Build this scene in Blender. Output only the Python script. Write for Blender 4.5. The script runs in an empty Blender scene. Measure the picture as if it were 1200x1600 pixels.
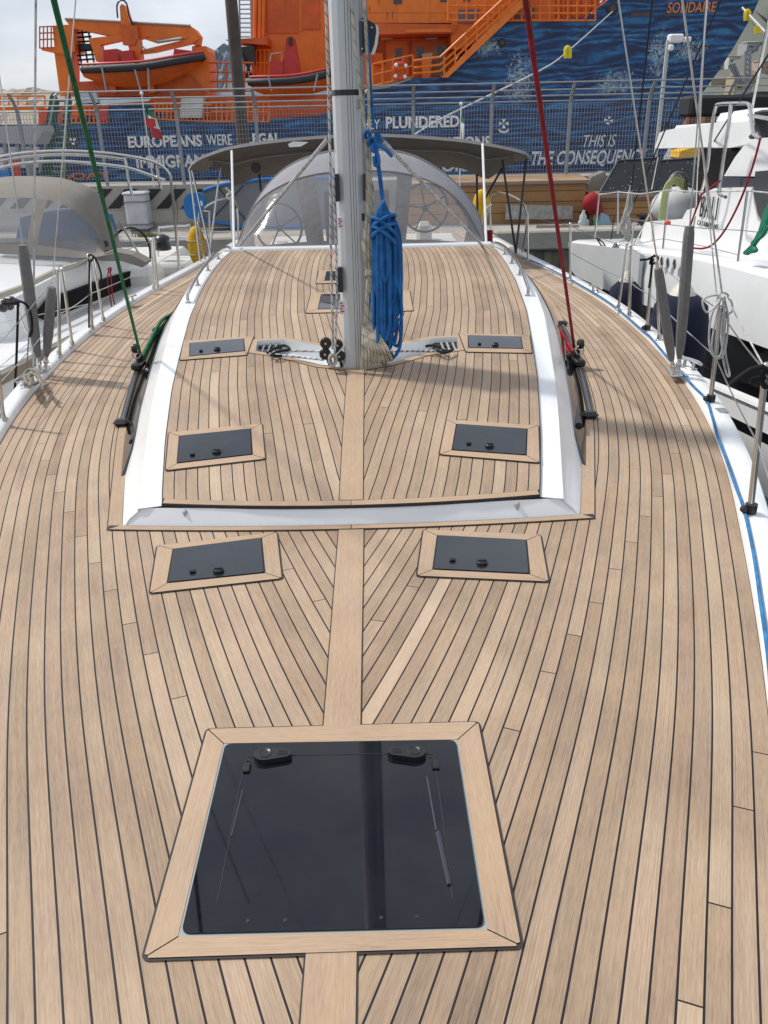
import bpy, math, random
import numpy as np
from mathutils import Vector, Matrix
random.seed(7)
R=math.radians
scn=bpy.context.scene
COL=scn.collection
# ---------------------------------------------------------------- camera
CAM=np.array([0.124569,-0.000983,1.599707])
CM=np.array([[0.9997032757595076,0.023697695041991394,-0.005637347373260767],
[-0.015096510519899022,0.4211230416367679,-0.9068778744531811],
[-0.019116898436530225,0.9066938860785893,0.42135583672458315]])
F=1300.0
cd=bpy.data.cameras.new('camera'); cam=bpy.data.objects.new('camera',cd); COL.objects.link(cam)
cd.sensor_fit='VERTICAL'; cd.sensor_height=32.0; cd.sensor_width=24.0; cd.lens=F/1600*32.0
cd.clip_start=0.05; cd.clip_end=6000
m4=Matrix.Identity(4)
for i in range(3):
    for j in range(3): m4[i][j]=float(CM[i][j])
    m4[i][3]=float(CAM[i])
cam.matrix_world=m4
scn.camera=cam
# ---------------------------------------------------------------- world / sun / exposure
SUN_EL=52.0
SDIR=Vector((-1.06,0.50,0)).normalized()         # horizontal direction towards the sun
az=math.atan2(SDIR.x,SDIR.y)
w=bpy.data.worlds.new("World"); scn.world=w; w.use_nodes=True
nt=w.node_tree; nt.nodes.clear()
def N(nt,t,**k):
    n=nt.nodes.new(t)
    for a,b in k.items(): setattr(n,a,b)
    return n
wo=N(nt,'ShaderNodeOutputWorld'); bg=N(nt,'ShaderNodeBackground'); sky=N(nt,'ShaderNodeTexSky')
sky.sky_type='NISHITA'; sky.sun_disc=False; sky.sun_elevation=R(SUN_EL); sky.sun_rotation=az
sky.air_density=1.0; sky.dust_density=2.5; sky.ozone_density=1.0
tc=N(nt,'ShaderNodeTexCoord'); mp=N(nt,'ShaderNodeMapping'); mp.inputs['Scale'].default_value=(1,1,2.6)
nz=N(nt,'ShaderNodeTexNoise'); nz.inputs['Scale'].default_value=2.3; nz.inputs['Detail'].default_value=7; nz.inputs['Roughness'].default_value=.58
cr=N(nt,'ShaderNodeValToRGB'); cr.color_ramp.elements[0].position=.34; cr.color_ramp.elements[1].position=.66
cc=N(nt,'ShaderNodeValToRGB'); cc.color_ramp.elements[0].color=(5.2,5.85,7.0,1); cc.color_ramp.elements[1].color=(9.9,10.2,10.8,1); cc.color_ramp.elements[0].position=.3; cc.color_ramp.elements[1].position=.7
nz2=N(nt,'ShaderNodeTexNoise'); nz2.inputs['Scale'].default_value=5; nz2.inputs['Detail'].default_value=5
mx=N(nt,'ShaderNodeMix',data_type='RGBA')
L=nt.links.new
L(tc.outputs['Generated'],mp.inputs[0]); L(mp.outputs[0],nz.inputs['Vector']); L(mp.outputs[0],nz2.inputs['Vector'])
L(nz.outputs['Fac'],cr.inputs[0]); L(nz2.outputs['Fac'],cc.inputs[0])
mr=N(nt,'ShaderNodeMapRange'); mr.inputs['To Min'].default_value=.6; mr.inputs['To Max'].default_value=.82
L(cr.outputs[0],mr.inputs[0]); L(mr.outputs[0],mx.inputs[0]); L(sky.outputs[0],mx.inputs[6]); L(cc.outputs[0],mx.inputs[7])
L(mx.outputs[2],bg.inputs[0]); bg.inputs[1].default_value=.10; L(bg.outputs[0],wo.inputs[0])
sd=bpy.data.lights.new('sun','SUN'); sd.energy=3.1; sd.angle=R(3.6); sd.color=(1,.955,.89)
so=bpy.data.objects.new('sun',sd); COL.objects.link(so)
sv=Vector((SDIR.x*math.cos(R(SUN_EL)),SDIR.y*math.cos(R(SUN_EL)),math.sin(R(SUN_EL))))
so.rotation_euler=sv.to_track_quat('Z','Y').to_euler(); so.location=(-8,4,14)
scn.view_settings.view_transform='Standard'; scn.view_settings.look='None'; scn.view_settings.exposure=0.1; scn.view_settings.gamma=1
scn.render.resolution_x=768; scn.render.resolution_y=1024
try: scn.cycles.max_bounces=8; scn.cycles.transparent_max_bounces=16
except Exception: pass
# ---------------------------------------------------------------- measuring helpers (photo pixel -> point on a real plane)
def ray(p): return CM@np.array([(p[0]-600)/F,-(p[1]-800)/F,-1.0])
def Zp(p,z=0.0): d=ray(p); return Vector((CAM+d*(z-CAM[2])/d[2]).tolist())
def Yp(p,y): d=ray(p); return Vector((CAM+d*(y-CAM[1])/d[1]).tolist())
def Xp(p,x): d=ray(p); return Vector((CAM+d*(x-CAM[0])/d[0]).tolist())
def Vp(p,A,B,off=0.0):          # vertical plane through A,B moved sideways by off (+x side)
    t=np.array([B[0]-A[0],B[1]-A[1]]); t=t/np.linalg.norm(t); n=np.array([t[1],-t[0],0.0])
    if n[0]<0: n=-n
    d=ray(p); a=np.array([A[0],A[1],0.0])+n*off
    k=((a-CAM)@n)/(d@n); return Vector((CAM+d*k).tolist())
ZR=[(2.5,.062),(3.36,.070),(3.5,.088),(3.8,.128),(4.1,.163),(4.6,.195),(5.1,.222),(5.6,.25),(9.4,.447),(12,.5)]
def zr(y): return float(np.interp(y,[a for a,_ in ZR],[b for _,b in ZR]))
def Rf(p,dz=0.0):
    z=.2
    for _ in range(25): q=Zp(p,z); z=.5*z+.5*(zr(q.y)+dz)
    q=Zp(p,z); return q
# ---------------------------------------------------------------- mesh builder
OFF={}
class MB:
    def __init__(s): s.v=[];s.f=[];s.m=[];s.uv=[]
    def add(s,vs,fs,mi=0,uvs=None):
        b=len(s.v); s.v+= [tuple(v) for v in vs]
        for k,f in enumerate(fs):
            s.f.append([b+i for i in f]); s.m.append(mi)
            s.uv.append([uvs[i] for i in f] if uvs else [(0,0)]*len(f))
    def box(s,c,sz,mi=0,rot=0.0,bev=0.0):
        hx,hy,hz=[a/2 for a in sz]; cs,sn=math.cos(rot),math.sin(rot)
        if bev<=0:
            P=[(x,y,z) for z in(-hz,hz) for y in(-hy,hy) for x in(-hx,hx)]
            Fc=[(0,2,3,1),(4,5,7,6),(0,1,5,4),(2,6,7,3),(0,4,6,2),(1,3,7,5)]
        else:
            b=min(bev,hx*.9,hy*.9,hz*.9); ring=[]
            o=[(hx-b,-hy),(hx,-hy+b),(hx,hy-b),(hx-b,hy),(-hx+b,hy),(-hx,hy-b),(-hx,-hy+b),(-hx+b,-hy)]
            i=[(hx-b,-hy+b),(hx-b,-hy+b),(hx-b,hy-b),(hx-b,hy-b),(-hx+b,hy-b),(-hx+b,hy-b),(-hx+b,-hy+b),(-hx+b,-hy+b)]
            P=[(x,y,-hz) for x,y in i]+[(x,y,-hz+b) for x,y in o]+[(x,y,hz-b) for x,y in o]+[(x,y,hz) for x,y in i]
            Fc=[(7,6,5,4,3,2,1,0),tuple(range(24,32))]
            for r in range(3):
                for k in range(8): k2=(k+1)%8; Fc.append((r*8+k,r*8+k2,r*8+8+k2,r*8+8+k))
        s.add([(c[0]+x*cs-y*sn,c[1]+x*sn+y*cs,c[2]+z) for x,y,z in P],Fc,mi)
    def tube(s,path,r,seg=8,mi=0,closed=False,cap=True,sm=0):
        P=[Vector(p) for p in path]
        if sm>0: P=smooth(P,sm,closed)
        n=len(P); rr=r if hasattr(r,'__len__') else [r]*n
        if hasattr(r,'__len__') and len(rr)!=n: rr=np.interp(np.linspace(0,1,n),np.linspace(0,1,len(rr)),rr)
        T=[]
        for i in range(n):
            a=P[(i-1)%n] if (closed or i>0) else P[i]; b=P[(i+1)%n] if (closed or i<n-1) else P[i]
            t=(b-a); t=t.normalized() if t.length>1e-9 else Vector((0,0,1)); T.append(t)
        u=T[0].orthogonal().normalized(); vs=[];uv=[];l=0
        for i in range(n):
            if i>0:
                l+=(P[i]-P[i-1]).length
                u=(u-T[i]*u.dot(T[i])); u=u.normalized() if u.length>1e-6 else T[i].orthogonal().normalized()
            w_=T[i].cross(u)
            for k in range(seg):
                a=2*math.pi*k/seg; vs.append(P[i]+(u*math.cos(a)+w_*math.sin(a))*float(rr[i])); uv.append((l,k/seg))
        fs=[];fu=[]
        b=len(s.v); s.v+=[tuple(v) for v in vs]
        for i in range(n if closed else n-1):
            j=(i+1)%n
            for k in range(seg):
                k2=(k+1)%seg
                s.f.append([b+i*seg+k,b+i*seg+k2,b+j*seg+k2,b+j*seg+k]); s.m.append(mi)
                ua=uv[i*seg][0]; ub=uv[j*seg][0] if j>i else ua+.02
                s.uv.append([(ua,k/seg),(ua,(k+1)/seg),(ub,(k+1)/seg),(ub,k/seg)])
        if cap and not closed:
            s.f.append([b+k for k in range(seg)][::-1]); s.m.append(mi); s.uv.append([(0,0)]*seg)
            s.f.append([b+(n-1)*seg+k for k in range(seg)]); s.m.append(mi); s.uv.append([(0,0)]*seg)
    def prism(s,poly,d,mi=0):        # poly: 3D points; d: extrusion vector
        n=len(poly); d=Vector(d); P=[Vector(p) for p in poly]
        vs=P+[p+d for p in P]
        fs=[tuple(range(n)),tuple(range(2*n-1,n-1,-1))]+[(i,i+n,(i+1)%n+n,(i+1)%n) for i in range(n)]
        s.add(vs,fs,mi)
    def slab(s,px,Y,th,mi=0): s.prism([Yp(p,Y) for p in px],(0,th,0),mi)
    def grid(s,rows,mi=0,uv=None,mask=None):
        nr=len(rows);nc=len(rows[0]); b=len(s.v)
        for r in rows: s.v+=[tuple(p) for p in r]
        for i in range(nr-1):
            for j in range(nc-1):
                if mask and not mask(i,j): continue
                s.f.append([b+i*nc+j,b+i*nc+j+1,b+(i+1)*nc+j+1,b+(i+1)*nc+j]); s.m.append(mi(i,j) if callable(mi) else mi)
                s.uv.append([uv[i][j],uv[i][j+1],uv[i+1][j+1],uv[i+1][j]] if uv else [(0,0)]*4)
    def lathe(s,c,prof,seg=20,mi=0,axis='Z',M=None):
        vs=[]
        for r,h in prof:
            for k in range(seg):
                a=2*math.pi*k/seg; p=Vector((r*math.cos(a),r*math.sin(a),h))
                if axis=='Y': p=Vector((p.x,p.z,p.y))
                if axis=='X': p=Vector((p.z,p.x,p.y))
                if M: p=M@p
                vs.append(Vector(c)+p)
        fs=[]
        for i in range(len(prof)-1):
            for k in range(seg): k2=(k+1)%seg; fs.append((i*seg+k,i*seg+k2,(i+1)*seg+k2,(i+1)*seg+k))
        fs.append(tuple(range(seg))[::-1]); fs.append(tuple((len(prof)-1)*seg+k for k in range(seg)))
        s.add(vs,fs,mi)
    def ball(s,c,r,seg=16,mi=0,sc=(1,1,1)):
        prof=[(max(.0005,math.sin(math.pi*i/10)),-math.cos(math.pi*i/10)) for i in range(11)]
        b=len(s.v); s.lathe((0,0,0),prof,seg,mi)
        for i in range(b,len(s.v)):
            v=s.v[i]; s.v[i]=(c[0]+v[0]*r*sc[0],c[1]+v[1]*r*sc[1],c[2]+v[2]*r*sc[2])
    def build(s,name,mats,parent=None,smooth=False,label=None,cat=None,group=None,kind=None):
        if not isinstance(mats,(list,tuple)): mats=[mats]
        V=np.array(s.v,dtype=float).reshape(-1,3)
        if parent is not None: off=OFF[parent.name]
        else:
            mn=V.min(0);mxx=V.max(0); off=np.array([(mn[0]+mxx[0])/2,(mn[1]+mxx[1])/2,mn[2]])
            if kind=='structure': off=np.zeros(3)
        me=bpy.data.meshes.new(name); me.from_pydata((V-off).tolist(),[],s.f)
        ul=me.uv_layers.new(name='uv'); k=0
        flat=[c for f in s.uv for uvc in f for c in uvc]
        ul.data.foreach_set('uv',flat)
        for m in mats: me.materials.append(m)
        me.polygons.foreach_set('material_index',s.m)
        if smooth:
            me.polygons.foreach_set('use_smooth',[True]*len(s.f))
            try: me.set_sharp_from_angle(angle=R(38))
            except Exception: pass
        me.update()
        # fix normals
        import bmesh
        bm=bmesh.new(); bm.from_mesh(me); bmesh.ops.delete(bm,geom=[v for v in bm.verts if not v.link_faces],context='VERTS'); bmesh.ops.recalc_face_normals(bm,faces=bm.faces); bm.to_mesh(me); bm.free()
        o=bpy.data.objects.new(name,me); COL.objects.link(o)
        if parent is not None: o.parent=parent
        else: o.location=Vector(off.tolist())
        OFF[o.name]=off
        tag(o,label,cat,group,kind); return o
def smooth(P,k=6,closed=False):
    n=len(P); out=[]
    if n<3: return P
    for i in range(n if closed else n-1):
        p0=P[(i-1)%n] if closed or i>0 else P[i]; p1=P[i]; p2=P[(i+1)%n]; p3=P[(i+2)%n] if closed or i+2<n else p2
        for j in range(k):
            t=j/k; out.append(.5*((2*p1)+(p2-p0)*t+(2*p0-5*p1+4*p2-p3)*t*t+(3*p1-p0-3*p2+p3)*t**3))
    if not closed: out.append(P[-1])
    return out
def tag(o,label=None,cat=None,group=None,kind=None):
    if label: o['label']=label
    if cat: o['category']=cat
    if group: o['group']=group
    if kind: o['kind']=kind
def thing(name,label,cat,loc,group=None):
    o=bpy.data.objects.new(name,None); COL.objects.link(o); o.location=Vector(loc); o.empty_display_size=.2
    OFF[o.name]=np.array(list(loc),dtype=float); tag(o,label,cat,group); return o
# ---------------------------------------------------------------- materials
MATS={}
def mat(name,col,rough=.5,metal=0.0,var=.0,vs=6.0,bump=0.0,bs=40.0,coat=0.0,spec=None,trans=None,col2=None):
    if name in MATS: return MATS[name]
    m=bpy.data.materials.new(name); m.use_nodes=True; t=m.node_tree; p=t.nodes['Principled BSDF']; l=t.links.new
    p.inputs['Base Color'].default_value=(*col,1); p.inputs['Roughness'].default_value=rough; p.inputs['Metallic'].default_value=metal
    if coat: p.inputs['Coat Weight'].default_value=coat; p.inputs['Coat Roughness'].default_value=.05
    if spec is not None: p.inputs['Specular IOR Level'].default_value=spec
    tcn=N(t,'ShaderNodeTexCoord')
    if var>0 or col2:
        n=N(t,'ShaderNodeTexNoise'); n.inputs['Scale'].default_value=vs; n.inputs['Detail'].default_value=6; n.inputs['Roughness'].default_value=.65
        l(tcn.outputs['Object'],n.inputs['Vector'])
        r=N(t,'ShaderNodeValToRGB'); r.color_ramp.elements[0].position=.3; r.color_ramp.elements[1].position=.7
        a=col2 if col2 else tuple(c*(1-var) for c in col); r.color_ramp.elements[0].color=(*a,1)
        r.color_ramp.elements[1].color=(*(col if col2 else tuple(min(1,c*(1+var*.6)) for c in col)),1)
        l(n.outputs['Fac'],r.inputs[0]); l(r.outputs[0],p.inputs['Base Color'])
    if bump>0:
        n=N(t,'ShaderNodeTexNoise'); n.inputs['Scale'].default_value=bs; n.inputs['Detail'].default_value=4
        l(tcn.outputs['Object'],n.inputs['Vector'])
        b=N(t,'ShaderNodeBump'); b.inputs['Strength'].default_value=bump; b.inputs['Distance'].default_value=.01
        l(n.outputs['Fac'],b.inputs['Height']); l(b.outputs[0],p.inputs['Normal'])
    if trans is not None:
        out=t.nodes['Material Output']; tr=N(t,'ShaderNodeBsdfTransparent'); mxs=N(t,'ShaderNodeMixShader'); mxs.inputs[0].default_value=1-trans
        l(tr.outputs[0],mxs.inputs[1]); l(p.outputs[0],mxs.inputs[2]); l(mxs.outputs[0],out.inputs['Surface'])
    MATS[name]=m; return m
def teak(name,w=.052,gr=.46,seam=.0051,L_=3.4,step=.27,seams=True,dark=(.155,.103,.067),mid=(.345,.242,.161),light=(.550,.416,.297)):
    m=bpy.data.materials.new(name); m.use_nodes=True; t=m.node_tree; p=t.nodes['Principled BSDF']; l=t.links.new
    uvn=N(t,'ShaderNodeUVMap'); uvn.uv_map='uv'; sp=N(t,'ShaderNodeSeparateXYZ'); l(uvn.outputs[0],sp.inputs[0])
    def mth(op,a,b=None,c=None):
        n=N(t,'ShaderNodeMath',operation=op)
        for i,x in enumerate((a,b,c)):
            if x is None: continue
            if isinstance(x,(int,float)): n.inputs[i].default_value=x
            else: l(x,n.inputs[i])
        return n.outputs[0]
    U,V=sp.outputs[0],sp.outputs[1]
    vd=mth('DIVIDE',V,w); idx=mth('FLOOR',vd); fr=mth('FRACT',vd)
    wn1=N(t,'ShaderNodeTexWhiteNoise',noise_dimensions='1D'); l(idx,wn1.inputs['W'])
    us=mth('DIVIDE',mth('ADD',mth('ADD',U,mth('MULTIPLY',idx,step)),mth('MULTIPLY',wn1.outputs['Value'],.08)),L_)
    seg=mth('FLOOR',us); sf=mth('FRACT',us)
    cb=N(t,'ShaderNodeCombineXYZ'); l(idx,cb.inputs[0]); l(seg,cb.inputs[1])
    wn=N(t,'ShaderNodeTexWhiteNoise',noise_dimensions='3D'); l(cb.outputs[0],wn.inputs['Vector'])
    # grain
    cg=N(t,'ShaderNodeCombineXYZ'); l(mth('MULTIPLY',U,.9),cg.inputs[0]); l(mth('ADD',mth('MULTIPLY',V,85.0),mth('MULTIPLY',wn.outputs['Value'],37.0)),cg.inputs[1]); l(mth('MULTIPLY',wn.outputs['Value'],91.0),cg.inputs[2])
    g=N(t,'ShaderNodeTexNoise'); g.inputs['Scale'].default_value=2.4; g.inputs['Detail'].default_value=7; g.inputs['Roughness'].default_value=.7; g.inputs['Distortion'].default_value=.6; l(cg.outputs[0],g.inputs['Vector'])
    cg2=N(t,'ShaderNodeCombineXYZ'); l(mth('MULTIPLY',U,26.0),cg2.inputs[0]); l(mth('MULTIPLY',V,420.0),cg2.inputs[1]); l(wn.outputs['Value'],cg2.inputs[2])
    g2=N(t,'ShaderNodeTexNoise'); g2.inputs['Scale'].default_value=1.0; g2.inputs['Detail'].default_value=3; l(cg2.outputs[0],g2.inputs['Vector'])
    cg3=N(t,'ShaderNodeCombineXYZ'); l(mth('MULTIPLY',U,3.2),cg3.inputs[0]); l(mth('MULTIPLY',V,9.0),cg3.inputs[1]); l(mth('MULTIPLY',wn.outputs['Value'],11.0),cg3.inputs[2])
    g3=N(t,'ShaderNodeTexNoise'); g3.inputs['Scale'].default_value=1.0; g3.inputs['Detail'].default_value=5; l(cg3.outputs[0],g3.inputs['Vector'])
    # parallel figure lines (growth rings) visible on some planks
    wv=mth('SINE',mth('ADD',mth('MULTIPLY',V,900.0),mth('MULTIPLY',g3.outputs['Fac'],16.0)))
    sel=mth('GREATER_THAN',wn.outputs['Value'],.62)
    ring=mth('MULTIPLY',mth('MULTIPLY',wv,sel),.045)
    lt=mth('MULTIPLY',mth('GREATER_THAN',mth('FRACT',mth('MULTIPLY',wn.outputs['Value'],7.13)),.90),.17)
    tcO=N(t,'ShaderNodeTexCoord'); wz=N(t,'ShaderNodeTexNoise'); wz.inputs['Scale'].default_value=1.7; wz.inputs['Detail'].default_value=6; wz.inputs['Roughness'].default_value=.6; l(tcO.outputs['Object'],wz.inputs['Vector'])
    wth=mth('MULTIPLY',mth('SUBTRACT',wz.outputs['Fac'],.5),.55)
    tone0=mth('ADD',lt,wth)
    tone=mth('ADD',mth('ADD',mth('ADD',tone0,mth('MULTIPLY',mth('SUBTRACT',wn.outputs['Value'],.5),.24)),mth('MULTIPLY',mth('SUBTRACT',g.outputs['Fac'],.5),.6)),mth('ADD',mth('ADD',mth('MULTIPLY',mth('SUBTRACT',g2.outputs['Fac'],.5),gr),mth('MULTIPLY',mth('SUBTRACT',g3.outputs['Fac'],.5),.35)),mth('ADD',.53,ring)))
    r=N(t,'ShaderNodeValToRGB'); e=r.color_ramp.elements; e[0].position=.12; e[0].color=(*dark,1); e[1].position=.95; e[1].color=(*light,1)
    k=r.color_ramp.elements.new(.5); k.color=(*mid,1); l(tone,r.inputs[0])
    # slight hue change per plank
    hs=N(t,'ShaderNodeHueSaturation'); hs.inputs['Saturation'].default_value=1.0
    l(mth('ADD',.498,mth('MULTIPLY',wn1.outputs['Value'],.007)),hs.inputs['Hue']); l(mth('ADD',.80,mth('MULTIPLY',g3.outputs['Fac'],.35)),hs.inputs['Saturation']); l(r.outputs[0],hs.inputs['Color'])
    base=hs.outputs[0]; rough=.62
    if seams:
        sm=mth('GREATER_THAN',mth('ABSOLUTE',mth('SUBTRACT',fr,.5)),.5-seam/(2*w))
        jm=mth('LESS_THAN',sf,.0042/L_); mask=mth('MAXIMUM',sm,jm)
        mxc=N(t,'ShaderNodeMix',data_type='RGBA'); l(mask,mxc.inputs[0]); l(base,mxc.inputs[6]); mxc.inputs[7].default_value=(.009,.008,.010,1)
        l(mxc.outputs[2],p.inputs['Base Color'])
        hgt=mth('SUBTRACT',mth('MULTIPLY',g.outputs['Fac'],.25),mth('MULTIPLY',mask,.9))
    else:
        l(base,p.inputs['Base Color']); hgt=mth('MULTIPLY',g.outputs['Fac'],.25)
    p.inputs['Roughness'].default_value=rough; p.inputs['Specular IOR Level'].default_value=.35
    b=N(t,'ShaderNodeBump'); b.inputs['Strength'].default_value=.35; b.inputs['Distance'].default_value=.0025; l(hgt,b.inputs['Height']); l(b.outputs[0],p.inputs['Normal'])
    return m
def ropemat(name,base,fleck=None,pitch=.05,width=.22,rough=.75):
    m=bpy.data.materials.new(name); m.use_nodes=True; t=m.node_tree; p=t.nodes['Principled BSDF']; l=t.links.new
    uvn=N(t,'ShaderNodeUVMap'); uvn.uv_map='uv'; sp=N(t,'ShaderNodeSeparateXYZ'); l(uvn.outputs[0],sp.inputs[0])
    def mth(op,a,b=None):
        n=N(t,'ShaderNodeMath',operation=op)
        for i,x in enumerate((a,b)):
            if x is None: continue
            if isinstance(x,(int,float)): n.inputs[i].default_value=x
            else: l(x,n.inputs[i])
        return n.outputs[0]
    a=mth('FRACT',mth('ADD',mth('MULTIPLY',sp.outputs[0],1/pitch),sp.outputs[1]))
    br=mth('MULTIPLY',mth('SINE',mth('ADD',mth('MULTIPLY',sp.outputs[0],900.),mth('MULTIPLY',sp.outputs[1],37.7))),mth('SINE',mth('SUBTRACT',mth('MULTIPLY',sp.outputs[0],900.),mth('MULTIPLY',sp.outputs[1],37.7))))
    mx_=N(t,'ShaderNodeMix',data_type='RGBA'); mx_.inputs[6].default_value=(*base,1); mx_.inputs[7].default_value=(*(fleck or tuple(c*.75 for c in base)),1)
    if fleck: l(mth('LESS_THAN',a,width),mx_.inputs[0])
    else: l(mth('MULTIPLY',mth('ADD',br,1.0),.5),mx_.inputs[0])
    tcr=N(t,'ShaderNodeTexCoord'); nr=N(t,'ShaderNodeTexNoise'); nr.inputs['Scale'].default_value=14; nr.inputs['Detail'].default_value=6; l(tcr.outputs['Object'],nr.inputs['Vector'])
    rr=N(t,'ShaderNodeMapRange'); rr.inputs['From Min'].default_value=.3; rr.inputs['From Max'].default_value=.7; rr.inputs['To Min'].default_value=.62; rr.inputs['To Max'].default_value=1.25; l(nr.outputs['Fac'],rr.inputs[0])
    hv=N(t,'ShaderNodeHueSaturation'); l(rr.outputs[0],hv.inputs['Value']); hv.inputs['Saturation'].default_value=.95; l(mx_.outputs[2],hv.inputs['Color'])
    l(hv.outputs[0],p.inputs['Base Color']); p.inputs['Roughness'].default_value=rough; p.inputs['Specular IOR Level'].default_value=.25
    b=N(t,'ShaderNodeBump'); b.inputs['Strength'].default_value=.5; b.inputs['Distance'].default_value=.002; l(br,b.inputs['Height']); l(b.outputs[0],p.inputs['Normal'])
    return m
M_deck=teak('teak_planked_deck'); M_roofteak=teak('teak_planked_roof',w=.0545,L_=4.6,step=1.13)
M_board=teak('teak_board',seams=False,w=5.0,gr=.6,L_=400.,dark=(.21,.135,.09),mid=(.40,.275,.18),light=(.52,.385,.265))
M_caulk=mat('black_caulk',(.02,.018,.02),.6)
M_gel=mat('white_gelcoat',(.79,.80,.80),.25,var=.05,vs=2.5,coat=.3)
M_gel2=mat('cream_gelcoat',(.72,.71,.66),.3,var=.05,vs=3)
M_gelgrey=mat('grey_gelcoat',(.50,.52,.54),.35,var=.06,vs=3)
M_glassdark=mat('smoked_hatch_glass',(.003,.0038,.008),.035,spec=.5)
def smear(m,rmin,rmax,dust):
    t=m.node_tree; p=t.nodes['Principled BSDF']; l=t.links.new; tc_=N(t,'ShaderNodeTexCoord')
    a=N(t,'ShaderNodeTexNoise'); a.inputs['Scale'].default_value=4.5; a.inputs['Detail'].default_value=8; a.inputs['Roughness'].default_value=.7; a.inputs['Distortion'].default_value=1.2; l(tc_.outputs['Object'],a.inputs['Vector'])
    r_=N(t,'ShaderNodeMapRange'); r_.inputs['From Min'].default_value=.35; r_.inputs['From Max'].default_value=.75; r_.inputs['To Min'].default_value=rmin; r_.inputs['To Max'].default_value=rmax; l(a.outputs['Fac'],r_.inputs[0]); l(r_.outputs[0],p.inputs['Roughness'])
    v=N(t,'ShaderNodeTexVoronoi'); v.inputs['Scale'].default_value=160; l(tc_.outputs['Object'],v.inputs['Vector'])
    q=N(t,'ShaderNodeMath',operation='LESS_THAN'); q.inputs[1].default_value=.13; l(v.outputs['Distance'],q.inputs[0])
    q2=N(t,'ShaderNodeMath',operation='MULTIPLY'); l(q.outputs[0],q2.inputs[0]); q2.inputs[1].default_value=.35
    q3=N(t,'ShaderNodeMath',operation='MULTIPLY'); l(a.outputs['Fac'],q3.inputs[0]); l(a.outputs['Fac'],q3.inputs[1])
    q4=N(t,'ShaderNodeMath',operation='ADD'); l(q2.outputs[0],q4.inputs[0]); l(q3.outputs[0],q4.inputs[1])
    q5=N(t,'ShaderNodeMath',operation='MULTIPLY'); l(q4.outputs[0],q5.inputs[0]); q5.inputs[1].default_value=dust
    mx_=N(t,'ShaderNodeMix',data_type='RGBA'); l(q5.outputs[0],mx_.inputs[0]); mx_.inputs[6].default_value=p.inputs['Base Color'].default_value; mx_.inputs[7].default_value=(.30,.305,.32,1); l(mx_.outputs[2],p.inputs['Base Color'])
smear(M_glassdark,.015,.06,.045)
M_glassgrey=mat('grey_hatch_glass',(.013,.016,.022),.07,spec=.55)
smear(M_glassgrey,.03,.10,.11)
M_sidewin=mat('gloss_black_window',(.012,.012,.013),.06,spec=.7)
M_steel=mat('polished_steel',(.62,.61,.59),.22,metal=1.0,var=.12,vs=12)
M_alu=mat('anodised_aluminium',(.46,.48,.49),.38,metal=.75,var=.06,vs=3)
M_alu2=mat('mast_aluminium',(.56,.585,.59),.35,metal=.10,var=.05,vs=2,spec=.6)
M_black=mat('black_plastic',(.016,.016,.017),.35,var=.2,vs=20)
M_blackg=mat('black_anodised',(.04,.042,.045),.4,metal=.4,var=.2,vs=30)
M_greyrub=mat('grey_leather_cover',(.165,.160,.155),.7,var=.2,vs=30,bump=.4,bs=90)
M_canvas=mat('grey_canvas',(.27,.262,.265),.85,var=.12,vs=5,bump=.4,bs=14)
M_canvas_shade=mat('taupe_canvas_shaded',(.105,.090,.080),.9,var=.18,vs=5,bump=.5,bs=9)
M_canvasn=mat('taupe_sprayhood_canvas',(.215,.195,.17),.9,var=.12,vs=5,bump=.4,bs=9)
M_clear=mat('clear_vinyl',(.40,.41,.43),.10,trans=.68,spec=.9,bump=1.0,bs=3.4)
M_white=mat('white_paint',(.75,.76,.76),.4,var=.06,vs=4)
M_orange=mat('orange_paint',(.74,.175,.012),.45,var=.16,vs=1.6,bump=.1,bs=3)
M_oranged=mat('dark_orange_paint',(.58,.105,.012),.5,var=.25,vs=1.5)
M_red=mat('red_paint',(.50,.03,.025),.5,var=.15,vs=4)
M_win=mat('dark_window',(.02,.024,.03),.1,spec=.6)
M_galv=mat('galvanised_steel',(.33,.34,.35),.5,metal=.35,var=.2,vs=8)
M_conc=mat('pale_concrete',(.36,.335,.29),.9,var=.18,vs=2.2,bump=.5,bs=20)
M_quay=mat('quay_paving',(.33,.31,.28),.9,var=.28,vs=1.1,bump=.6,bs=14)
M_blk=mat('black_stripe_paint',(.03,.03,.032),.8,var=.2,vs=6)
M_navy=mat('navy_fender_cloth',(.003,.006,.024),.9,bump=.3,bs=60)
M_rust=mat('brown_steel',(.085,.06,.05),.7,var=.3,vs=3)
M_yellow=mat('yellow_cloth',(.62,.36,.01),.7,var=.15,vs=10,bump=.4,bs=12)
M_brownbox=mat('tan_deck_box',(.38,.20,.075),.55,var=.16,vs=2,bump=.2,bs=8)
M_green=mat('green_net',(.035,.11,.08),.9,var=.4,vs=4)
M_bluepl=mat('blue_plastic',(.01,.16,.46),.4,var=.1,vs=3)
M_rglow=mat('red_fabric',(.30,.008,.015),.8,var=.2,vs=10)
M_mast_shade=mat('mast_shaded_side',(.17,.195,.22),.35,metal=.2,var=.06,vs=3)
M_greyinfl=mat('grey_dinghy_fabric',(.17,.18,.19),.7,var=.12,vs=2)
rp_blue=ropemat('blue_braid',(.003,.16,.48)); rp_green=ropemat('green_braid',(.008,.17,.06)); rp_red=ropemat('red_braid',(.33,.004,.018))
rp_wg=ropemat('white_green_fleck',(.62,.62,.58),(.05,.17,.11),.055,.17); rp_wb=ropemat('white_blue_fleck',(.62,.64,.66),(.10,.14,.26),.045,.2)
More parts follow.
